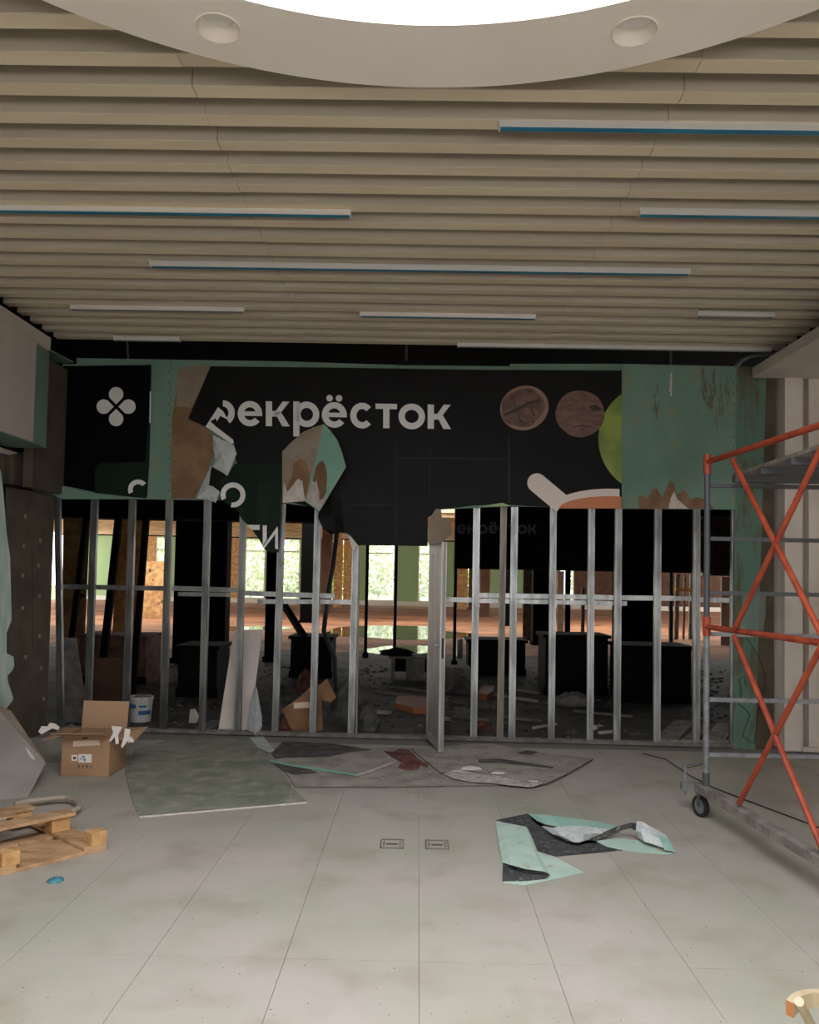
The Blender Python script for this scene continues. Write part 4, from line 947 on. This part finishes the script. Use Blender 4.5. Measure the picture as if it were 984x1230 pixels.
lying('plaster_powder', [(533, 929), (545, 925), (556, 925), (575, 929), (600, 932), (632, 940), (652, 941), (640, 945), (612, 943), (590, 940), (566, 939), (545, 935)], 'powder', 'spilled white plaster powder along the broken board edge', 'plaster', .0255, 'powder', .003)
lying('dark_offcut', [(574, 912), (600, 911), (665, 921), (664, 922.5), (600, 916), (576, 916)], 'charcoal', 'long dark grey sliver on the broken board', 'offcut', .026, 'charcoal', .004)
lying('dark_offcut', [(622, 904), (634, 901), (646, 903), (640, 905.5), (626, 905)], 'rubber', 'small black scrap near the narrow stud pair', 'offcut', .026, 'rubber', .004)
lying('pale_film', [(300, 886), (316, 884), (330, 901), (325, 904), (310, 898)], 'vinyl_back', 'pale translucent film scrap by the leaning board', 'film', .016, 'vinyl_back', .003)
rr = random.Random(8); pts = []
base = [(462, 902), (472, 903), (480, 899), (490, 900), (497, 905), (501, 910), (514, 918), (505, 918), (502, 922), (488, 923), (479, 920.5), (484, 914), (470, 908)]
g = G(); P = [FZ(x, y, .014+rr.uniform(0, .03)) for x, y in base]; cc = sum(P, Vector())/len(P)+Vector((0, 0, .03)); g.v = [cc]+P+[Vector((p.x, p.y, .012)) for p in P]
for i in range(len(P)): j = (i+1) % len(P); g.f += [(0, 1+i, 1+j), (1+i, 1+len(P)+i, 1+len(P)+j, 1+j)]; g.mi += [0, 0]
mk('red_rag', g, T['red_rag'], label='dull red torn rag lying on the grey board', cat='rag')
for i, (x, y, r, lab) in enumerate(((565, 927, .09, 'lumpy pale plaster chunk at the broken board edge'), (550, 930, .05, 'small plaster chunk beside the broken board'), (598, 932, .06, 'flat plaster chunk along the broken board'), (640, 942, .045, 'plaster chunk at the tip of the broken board'), (155, 877, .03, 'white plaster chip under the paper strips'), (238, 881, .03, 'white chip at the foot of the fourth stud'), (573, 890, .03, 'white crumpled chip at the foot of the stud beside the door'))):
    c = FZ(x, y); crumple('plaster_chunk', Vector((c.x, c.y, .02 if 540 < x < 650 and i < 4 else 0)), r, r*.5, r*.35, 'crumb', lab, 'plaster', 20+i, nu=7, nv=2)
# crumbs, too many to count
g = G(); rr = random.Random(11)
def chip(p, s):
    u = rr.uniform(0, 6.28); a = Vector((math.cos(u), math.sin(u), 0))*s; b = Vector((-math.sin(u), math.cos(u), 0))*s*rr.uniform(.4, .9); h = Vector((0, 0, s*.5))
    g.add([p-a, p-b, p+a, p+b, p+h], [(0, 1, 4), (1, 2, 4), (2, 3, 4), (3, 0, 4), (3, 2, 1, 0)])
bpy.context.view_layer.update(); dgc = bpy.context.evaluated_depsgraph_get()
def drop(p):
    hit, loc, nn, ii, ob, mm = scene.ray_cast(dgc, Vector((p.x, p.y, .12)), Vector((0, 0, -1)))
    if hit and ob.name.split('.')[0] in ('tile', 'fallen_board', 'broken_board', 'floor'): return Vector((p.x, p.y, loc.z+.0002))
for i in range(520):
    q = FZ(rr.uniform(440, 700), 930+rr.gauss(0, 11)) if i < 260 else FZ(rr.uniform(60, 984), rr.uniform(885, 985))
    q = drop(q)
    if q: chip(q, rr.uniform(.003, .011))
mk('plaster_crumbs', g, T['crumb'], label='scattered white plaster crumbs on the floor', cat='crumbs', kind='stuff')
g = G()
for i in range(150):
    q = drop(FZ(rr.uniform(0, 984), rr.uniform(990, 1230)))
    if q: chip(q, rr.uniform(.0015, .005))
mk('dark_grit', g, T['grit'], label='scattered dark grit on the tiles', cat='grit', kind='stuff')
# cable along the right floor
cp = [FZ(x, y, .006) for x, y in ((772, 905), (800, 912), (830, 932), (857, 946), (920, 970), (984, 994), (1030, 1012))]
mk('floor_cable', G().tube(cp, .005, 6), T['rubber'], label='thin black cable running along the floor under the scaffold', cat='cable')
wp = [PW(x, y, .02) for x, y in ((893, 757), (898, 768), (910, 786), (919, 808), (919, 822), (913, 845), (910, 862), (906, 893), (892, 884), (901, 858), (896, 852), (888, 846), (891, 830), (888, 816), (894, 812), (896, 825))]
mk('loose_wire', G().tube(wp, .004, 5), T['rubber'], label='loose black wire looping over the lower green board', cat='wire')
g = G(); ro = [[(890, 712, .02), (905, 714, .05), (920, 712, .02)], [(893, 735, .04), (906, 740, .02), (920, 738, .05)], [(888, 758, .02), (902, 765, .05), (916, 760, .02)]]
V = [[PW(*p) for p in r] for r in ro]
for i in range(2):
    for j in range(2): g.add([V[i][j], V[i][j+1], V[i+1][j+1], V[i+1][j]], [(0, 3, 2, 1)])
mk('plastic_film', g, T['clear'], label='clear wrinkled plastic film hanging on the green board', cat='film', fixn=False)
# bent wood frame at the right edge
bp = [FZ(x, y, z) for x, y, z in ((949, 1203, .30), (954, 1197, .31), (962, 1192.5, .32), (974, 1190, .32), (1000, 1190, .32), (1040, 1200, .31))]
st = thing('bentwood_stool', FZ(985, 1300), 'overturned bent wood stool, only its rim in view', 'stool')
g = G()
for i in range(len(bp)-1): pass
o = len(g.v)
for i, p in enumerate(bp):
    t = (bp[min(i+1, len(bp)-1)]-bp[max(i-1, 0)]).normalized(); s = t.cross(Vector((0, 0, 1))).normalized()
    g.v += [p+s*.014+Vector((0, 0, .0)), p-s*.014+Vector((0, 0, .0)), p-s*.014+Vector((0, 0, -.05)), p+s*.014+Vector((0, 0, -.05))]
for i in range(len(bp)-1):
    for k in range(4): g.f.append((i*4+k, i*4+(k+1) % 4, (i+1)*4+(k+1) % 4, (i+1)*4+k)); g.mi.append(0)
g.f += [(3, 2, 1, 0), tuple(4*(len(bp)-1)+k for k in range(4))]; g.mi += [1, 0]
mk('rim', g, [T['oak'], T['oak_end']], st)
mk('leg', G().tube([FZ(960, 1203, .335), FZ(988, 1258, .02)], .016, 10), T['oak'], st)
mk('leg', G().tube([FZ(1012, 1196, .30), FZ(1040, 1262, .02)], .016, 10), T['oak'], st)
# ================================================================== CLUTTER IN THE DARK HALL
def upright(name, px, Y, m, lab, cat='board', th=.02, edge=None):
    P = [PY(x, y, Y) for x, y in px]; return mk(name, G().slab(P, (0, -1, 0), th), T[m], label=lab, cat=cat)
def stand(name, xt0, xt1, yt, xb0, xb1, yb, m, lab, th=.02, lean=.15, cat='board', dyt=0):
    b0 = FZ(xb0, yb); b1 = FZ(xb1, yb); Y = (b0.y+b1.y)/2
    P = [PY(xb0, yb, Y), PY(xb1, yb, Y), PY(xt1, yt+dyt, Y+lean), PY(xt0, yt, Y+lean)]; P[0].z = P[1].z = 0
    n = (P[1]-P[0]).cross(P[2]-P[0]).normalized(); n = n if n.dot(CAM-P[0]) > 0 else -n
    return mk(name, G().slab(P, n, th), T[m], label=lab, cat=cat)
stand('leaning_sheet', 281, 315, 757, 262, 300, 879, 'plaster_grey', 'tall pale grey panel leaning behind the studs', .0125, .30, dyt=-1)
fw = thing('crumpled_wrap', FZ(309, 880), 'wrinkled white plastic wrap at the foot of the pale panel', 'plastic wrap')
g = G(); ro = [[(305, 826, 0), (307, 824, .05), (309, 828, 0)], [(302, 840, 0), (307, 842, .08), (312, 846, 0)], [(299, 860, 0), (307, 862, .10), (314.5, 860, 0)], [(297, 876, 0), (306, 880, .10), (315, 872, 0)], [(303, 880, 0), (309, 886, .06), (312, 880, 0)]]
Yw = FZ(306, 884).y
V = [[PY(x, y, Yw+.1-d) for x, y, d in r] for r in ro]
for i in range(4):
    for j in range(2): g.add([V[i][j], V[i][j+1], V[i+1][j+1], V[i+1][j]], [(0, 3, 2, 1)])
mk('folded_sheet', g, T['vinyl_white'], fw, fixn=False)
# chipboard panels on the left of the hall
stand('chipboard_panel', 76, 108, 622, 74, 100, 800, 'osb', 'chipboard panel with dark stain behind the leftmost studs', lean=.05)
stand('chipboard_panel', 143, 175, 620, 133, 165, 792, 'osb', 'bright chipboard panel with cracked lines behind the third stud', lean=.05)
stand('chipboard_panel', 173, 198, 674, 168, 196, 742, 'osb', 'small distant chipboard panel beside the wide black column', lean=.05)
upright('white_box', [(180, 724.5), (192, 724.5), (192, 731.5), (180, 731.5)], FZ(186, 731.3).y, 'paper', 'small white box in front of the distant chipboard', 'box', .2)
def slant(x0, y0, x1, y1, Y, w):
    a, b = PY(x0, y0, Y), PY(x1, y1, Y); d = (b-a)/(a.z-b.z); b = a+d*a.z; return G().bar(Vector((b.x, b.y, 0)), a, w, w)
mk('slanted_post', slant(104, 622, 92, 720, 11.5, .07), T['black_clad'], label='black slanted post before the stained chipboard', cat='post')
mk('slanted_post', slant(143, 620, 130, 740, 11.6, .09), T['black_clad'], label='black slanted post left of the bright chipboard', cat='post')
mk('slanted_post', slant(176, 622, 167, 735, 11.7, .08), T['black_clad'], label='black slanted post right of the bright chipboard', cat='post')
# distant uprights
for x0, x1, yt, yb, m, lab in ((401.5, 411, 640, 730, 'osb', 'pale chipboard upright next to the brown column'), (413, 423, 645, 726, 'osb', 'second pale chipboard upright by the green far wall'), (549, 562, 682, 732, 'osb', 'short chipboard upright right of the metal door'), (563.5, 568, 682, 733, 'brown_col', 'narrow brown upright right of the metal door'), (629, 639, 676, 769, 'junk_grey', 'grey green upright board beside the black column'), (659, 666, 684, 768, 'osb', 'lit chipboard sliver right of the black column'), (699, 703, 705, 770, 'zinc', 'pale pipe standing in the right gap')):
    stand('upright_board', x0, x1, yt, x0-1, x1-1, yb, m, lab, .06, .05)
stand('window_light_sheet', 670, 678, 686, 669, 677, 766, 'vinyl_white', 'pale upright sheet standing in for window light in the hall', .03, .1, 'sheet')  # pale colour stands in for window light falling on brown surfaces
# strut
mk('dark_strut', G().bar(PY(341, 726, 14), PY(366, 766, 13.2), .09, .09), T['black_clad'], label='dark slanted strut below the rail', cat='strut')
for i, (x0, y0, x1, y1) in enumerate(((405, 634, 396, 700), (396, 700, 389, 760), (389, 760, 402, 790))): pass
mk('hanging_cable', G().tube([PY(405, 636, 10), PY(400, 680, 10), PY(395, 705, 10), PY(391, 740, 10), PY(389, 758, 10), PY(396, 775, 10), PY(402, 790, 10), Vector((PY(404, 860, 10).x, 10.0, .03)), Vector((PY(420, 860, 10).x, 10.2, .03))], .03, 8), T['rubber'], label='thick black cable hanging from the torn banner', cat='cable')
# dark counters on the right
def counter(x0, x1, yt, yb, lab, m='junk_dark', d=.8):
    b = FZ((x0+x1)/2, yb); Y = b.y; a = PY(x0, yb, Y).x; c = PY(x1, yb, Y).x; h = PY(x0, yt, Y).z
    t = thing('checkout_counter', ((a+c)/2, Y+d/2, 0), lab, 'counter')
    mk('body', G().box2((a+.04, Y+.05, 0), (c-.04, Y+d, h-.05)), T[m], t)
    mk('top', G().box2((a, Y, h-.05), (c, Y+d+.03, h)), T[m], t, bevel=.004)
    mk('kick_plate', G().box2((a+.02, Y+.03, 0), (c-.02, Y+.05, .12)), T['black_clad'], t)
    return t
counter(560, 634, 768, 812, 'low black counter behind the stud pair'); counter(652, 734, 762, 836, 'black checkout counter right of centre'); counter(745, 835, 775, 846, 'black checkout counter near the scaffold')
counter(90, 176, 762, 822, 'dark brown counter behind the cardboard box', 'brick')
counter(208, 262, 775, 838, 'dark low counter before the wide black column')
counter(345, 400, 764, 815, 'dark low unit under the slanted strut')
# desk
b = FZ(490, 818); Y = b.y; xa, xb = PY(466, 818, Y).x, PY(520, 818, Y).x; h = PY(480, 789, Y).z
dt = thing('broken_desk', ((xa+xb)/2, Y+.3, 0), 'low grey desk with dark monitor lying behind the metal door', 'desk')
mk('desk_top', G().box2((xa, Y, h-.03), (xb, Y+.7, h)), T['junk_grey'], dt); mk('leg', G().box2((xa+.05, Y+.02, 0), (xa+.11, Y+.08, h-.03)), T['junk_grey'], dt); mk('leg', G().box2((xb-.11, Y+.02, 0), (xb-.05, Y+.08, h-.03)), T['junk_grey'], dt)
mk('drawer_unit', G().box2((xa+.3, Y+.06, 0), (xa+.62, Y+.6, h-.03)), T['junk_grey'], dt); mk('modesty_panel', G().box2((xa+.1, Y+.5, .1), (xb-.1, Y+.52, h-.03)), T['junk_dark'], dt)
crumple('dark_heap', FZ(478, 787, h+.0), .3, .18, .12, 'junk_dark', 'dark rag heap on the broken desk', 'heap', 31)
bx_ = lambda nm, x0, x1, yt, yb, d, m, lab, cat: (lambda Y: mk(nm, G().box2((PY(x0, yb, Y).x, Y, 0), (PY(x1, yb, Y).x, Y+d, PY(x0, yt, Y).z)), T[m], label=lab, cat=cat, bevel=.01))(FZ((x0+x1)/2, yb).y)
bx_('grey_cabinet', 536, 566, 802, 824, .5, 'junk_grey', 'small grey cabinet right of the metal door', 'cabinet')
bx_('white_unit', 549, 556, 768, 790, .4, 'paper', 'slim white unit behind the metal door', 'unit')
# orange plank pieces
def plank(a, b, wd, th, m, lab, z=.02, cat='plank', nm='plank'):
    A, B = FZ(*a), FZ(*b); A.z = B.z = z; return mk(nm, G().bar(A, B, wd, th), T[m], label=lab, cat=cat, bevel=.003)
pts = [FZ(x, y) for x, y in ((474, 851), (478, 842), (514, 843), (514, 858), (496, 857))]
mk('orange_board', G().slab([Vector((p.x, p.y, .07)) for p in pts], (0, 0, 1), .07), T['orange_board'], label='orange wood board lying inside the doorway', cat='board')
pts = [FZ(x, y) for x, y in ((574, 840), (580, 829), (594, 831), (592, 838), (585, 842))]
mk('orange_block', G().slab([Vector((p.x, p.y, .09)) for p in pts], (0, 0, 1), .09), T['orange_board'], label='orange wood block behind the beige stud', cat='block')
PL = [((452, 832), (514, 841), .10, 'junk_grey', 'long grey plank inside the doorway'), ((470, 826), (514, 832), .07, 'junk_grey', 'thin pale plank behind the orange board'), ((437, 855), (468, 858), .14, 'gyps_grey', 'pale grey broken slab by the punched stud'), ((596, 836), (644, 844), .10, 'gyps_grey', 'pale plank behind the stud pair'), ((622, 830), (647, 834), .08, 'gyps_grey', 'short pale plank on top of the heap'),
      ((600, 862), (650, 868), .06, 'junk_grey', 'grey strip on the floor behind the stud pair'), ((640, 876), (668, 871), .03, 'gyps_grey', 'pale bent strip near the narrow studs'), ((690, 855), (760, 862), .08, 'junk_grey', 'dark grey plank behind the right studs'), ((720, 882), (738, 880), .05, 'crumb', 'small white slab at the foot of the right studs'), ((545, 862), (588, 867), .05, 'junk_grey', 'grey lath beside the door foot'), ((210, 812), (250, 800), .05, 'junk_grey', 'grey lath poking out left of the pale panel'), ((243, 876), (262, 868), .16, 'junk_grey', 'short grey offcut at the foot of the pale panel'),
      ((800, 890), (822, 868), .22, 'timber', 'wide timber board lying by the scaffold post'), ((824, 893), (846, 876), .12, 'timber', 'second timber board lying by the scaffold post'), ((790, 895), (880, 896), .05, 'timber', 'long timber lath along the right floor track'), ((855, 893), (872, 872), .2, 'timber', 'timber board lying behind the scaffold rungs')]
for i, (a, b_, wd, m, lab) in enumerate(PL): plank(a, b_, wd, .03, m, lab, .046 if 'lath along' in lab else .016)
# cardboard pieces and sacks
c = FZ(362, 879)
cb = thing('crushed_carton', (c.x, c.y, 0), 'crushed brown carton with faint print behind the studs', 'carton')
for nm, px, Y, m in (('front_side', [(339, 852), (372, 829), (376, 880), (352, 880), (345, 866)], c.y+.02, 'card_dark'), ('side', [(375, 829), (386, 835), (388, 880), (376, 880)], c.y+.08, 'card_dark'), ('flap', [(380, 826), (393, 815), (404, 838), (398, 843), (388, 842)], c.y+.14, 'card_dark'), ('inner_flap', [(360, 838), (372, 826), (392, 820), (386, 834)], c.y+.25, 'card')):
    mk(nm, G().slab([PY(x, y, Y) for x, y in px], (0, -1, 0), .02), T[m], cb)
mk('faded_print', G().slab([PY(x, y, c.y+.015) for x, y in ((353, 844), (371, 843), (372, 850), (353, 851))], (0, -1, 0), .003), T['tape'], cb)
c = FZ(408, 880); crumple('rubbish_sack', (c.x+.08, c.y+.55, 0), .25, .22, .50, 'bag', 'grey green rubbish sack next to the crushed carton', 'sack', 41, nu=16, nv=7, amp=.14)
c = FZ(434, 878); crumple('rubbish_sack', (c.x+.06, c.y+.12, 0), .14, .15, .28, 'bag', 'small dark rubbish sack right of the punched stud', 'sack', 42, nu=14, nv=6, amp=.14)
c = FZ(343, 876); crumple('red_bundle', (c.x, c.y, 0), .10, .1, .09, 'red_rag', 'red striped bundle at the carton foot', 'bundle', 43, nu=9, nv=4)
c = FZ(367, 828); crumple('red_bag', (c.x, c.y, 0), .16, .16, .28, 'red_rag', 'red and white bag behind the carton', 'bag', 44, nu=9, nv=5)
c = FZ(580, 875); crumple('red_bag', (c.x, c.y, 0), .10, .09, .08, 'red_rag', 'small red bag on the floor behind the first right stud', 'bag', 45, nu=9, nv=4)
c = FZ(556, 832); crumple('rag_heap', (c.x-.05, c.y+.1, 0), .26, .25, .22, 'charcoal', 'mottled rag heap right of the metal door', 'heap', 46, nu=14, nv=5)
c = FZ(682, 842); crumple('rag_heap', (c.x, c.y-.3, 0), .3, .2, .16, 'junk_grey', 'grey cloth heap before the black counter', 'heap', 47, nu=14, nv=5)
c = FZ(712, 876); crumple('plaster_chunk', (c.x, c.y, 0), .06, .05, .05, 'crumb', 'white plaster lump beside a right stud foot', 'plaster', 48, nu=7, nv=3)
bx_('black_crate', 533, 541, 866, 886, .3, 'rubber', 'small black crate tucked behind the door edge', 'crate')
stand('grey_board', 77, 91, 766, 77, 106, 868, 'junk_grey', 'dim grey panel standing behind the leftmost stud', lean=.1)
stand('brown_board_stack', 110, 150, 790, 108, 150, 850, 'brown_col', 'dim brown board stack behind the box', lean=.05)
c = FZ(232, 868); crumple('white_scrap', (c.x, c.y, 0), .07, .05, .16, 'crumb', 'pale triangular scrap beside the fourth stud', 'scrap', 49, nu=5, nv=3)
# rubble
g = G(); rr = random.Random(21)
bpy.context.view_layer.update()
def fam(o):
    out = [o]
    for c in o.children: out += fam(c)
    return out
foot = []
for o in scene.objects:
    if o.parent or o.get('kind') or o.type == 'CAMERA': continue
    P = [m.matrix_world @ Vector(c) for m in fam(o) if m.type == 'MESH' for c in m.bound_box]
    if P and max(p.y for p in P) > 9 and min(p.z for p in P) < .3: foot.append((min(p.x for p in P), max(p.x for p in P), min(p.y for p in P), max(p.y for p in P)))
for i in range(1700):
    x = rr.uniform(75, 880); y = rr.uniform(800, 884)+(.0127*(x-500) if True else 0); p = FZ(x, y)
    if p.y < 9.1: continue
    if any(a-.1 < p.x < b+.1 and c-.1 < p.y < d+.1 for a, b, c, d in foot): continue
    chip(Vector((p.x, p.y, .0)), rr.uniform(.015, .07))
for i in range(110):
    x = rr.uniform(80, 878); y = rr.uniform(815, 882)+.0127*(x-500); p = FZ(x, y)
    if p.y < 9.3 or any(a-.25 < p.x < b+.25 and c-.25 < p.y < d+.25 for a, b, c, d in foot): continue
    u = rr.uniform(0, 3.14); d = Vector((math.cos(u), math.sin(u), rr.uniform(0, .12)))*rr.uniform(.08, .22)
    g.bar(Vector((p.x, p.y, .012))-Vector((d.x, d.y, 0)), Vector((p.x, p.y, .012))+d, rr.uniform(.015, .07), .012)
mk('rubble', g, M('rubble_mix', (92, 84, 76), .9, c2=(50, 46, 42), ns=6, c3=(150, 144, 134), ns3=4, lo3=.62, hi3=.66), label='scattered rubble on the dark hall floor', cat='rubble', kind='stuff')
# brick pier and lit recess at the right
pr = thing('brick_pier', PY(863, 690, 14), 'dim brick pier hanging over the lit recess at the right', 'brick pier')
xa, xb = PY(842, 660, 14).x, PY(905, 660, 14).x; zb0, zt0 = PY(862, 688, 14).z, PY(862, 628, 14).z
mk('mortar_core', G().box2((xa, 14.02, zb0), (xb, 14.3, 6.0)), T['black_clad'], pr)
bl_, bh_ = .25, .075; bme = mesh_of(G().box((0, 0, 0), (bl_-.012, .06, bh_-.010)), 'brick', [T['brick']], Vector())
r_ = 0; z = zb0+bh_/2
while z < zt0+.1:
    x = xa+bl_/2-(bl_/2 if r_ % 2 else 0)
    while x < xb: inst('brick', bme, (x, 14.01, z), pr); x += bl_
    z += bh_; r_ += 1
mk('steel_lintel', G().box2((xa, 13.9, zb0-.05), (xb, 14.3, zb0)), T['steel'], pr)
stand('white_door_leaf', 867, 884, 693, 866, 884, 775, 'plaster', 'pale door leaf in the lit recess behind the scaffold', .05, .05, 'door')
tp = [((806, 688), (806, 790), .08), ((814, 690), (812, 768), .12), ((823, 692), (821, 768), .06), ((831, 690), (829, 768), .10)]
for i, (a, b_, wd) in enumerate(tp):
    bpx = FZ(*b_); bpx.z = 0; A = PY(a[0], a[1], bpx.y)
    mk('timber_prop', G().bar(bpx, A, wd, wd), T['timber'], label=['dark slim prop by the right studs', 'broad pale timber prop by the right studs', 'thin timber prop between two props', 'timber prop nearest the scaffold post'][i], cat='prop')
Yp = FZ(820, 768).y
mk('cross_timber', G().bar(PY(811, 707, Yp-.2), PY(834, 710, Yp-.2), .06, .1), T['osb'], label='short cross timber nailed over the props', cat='timber')
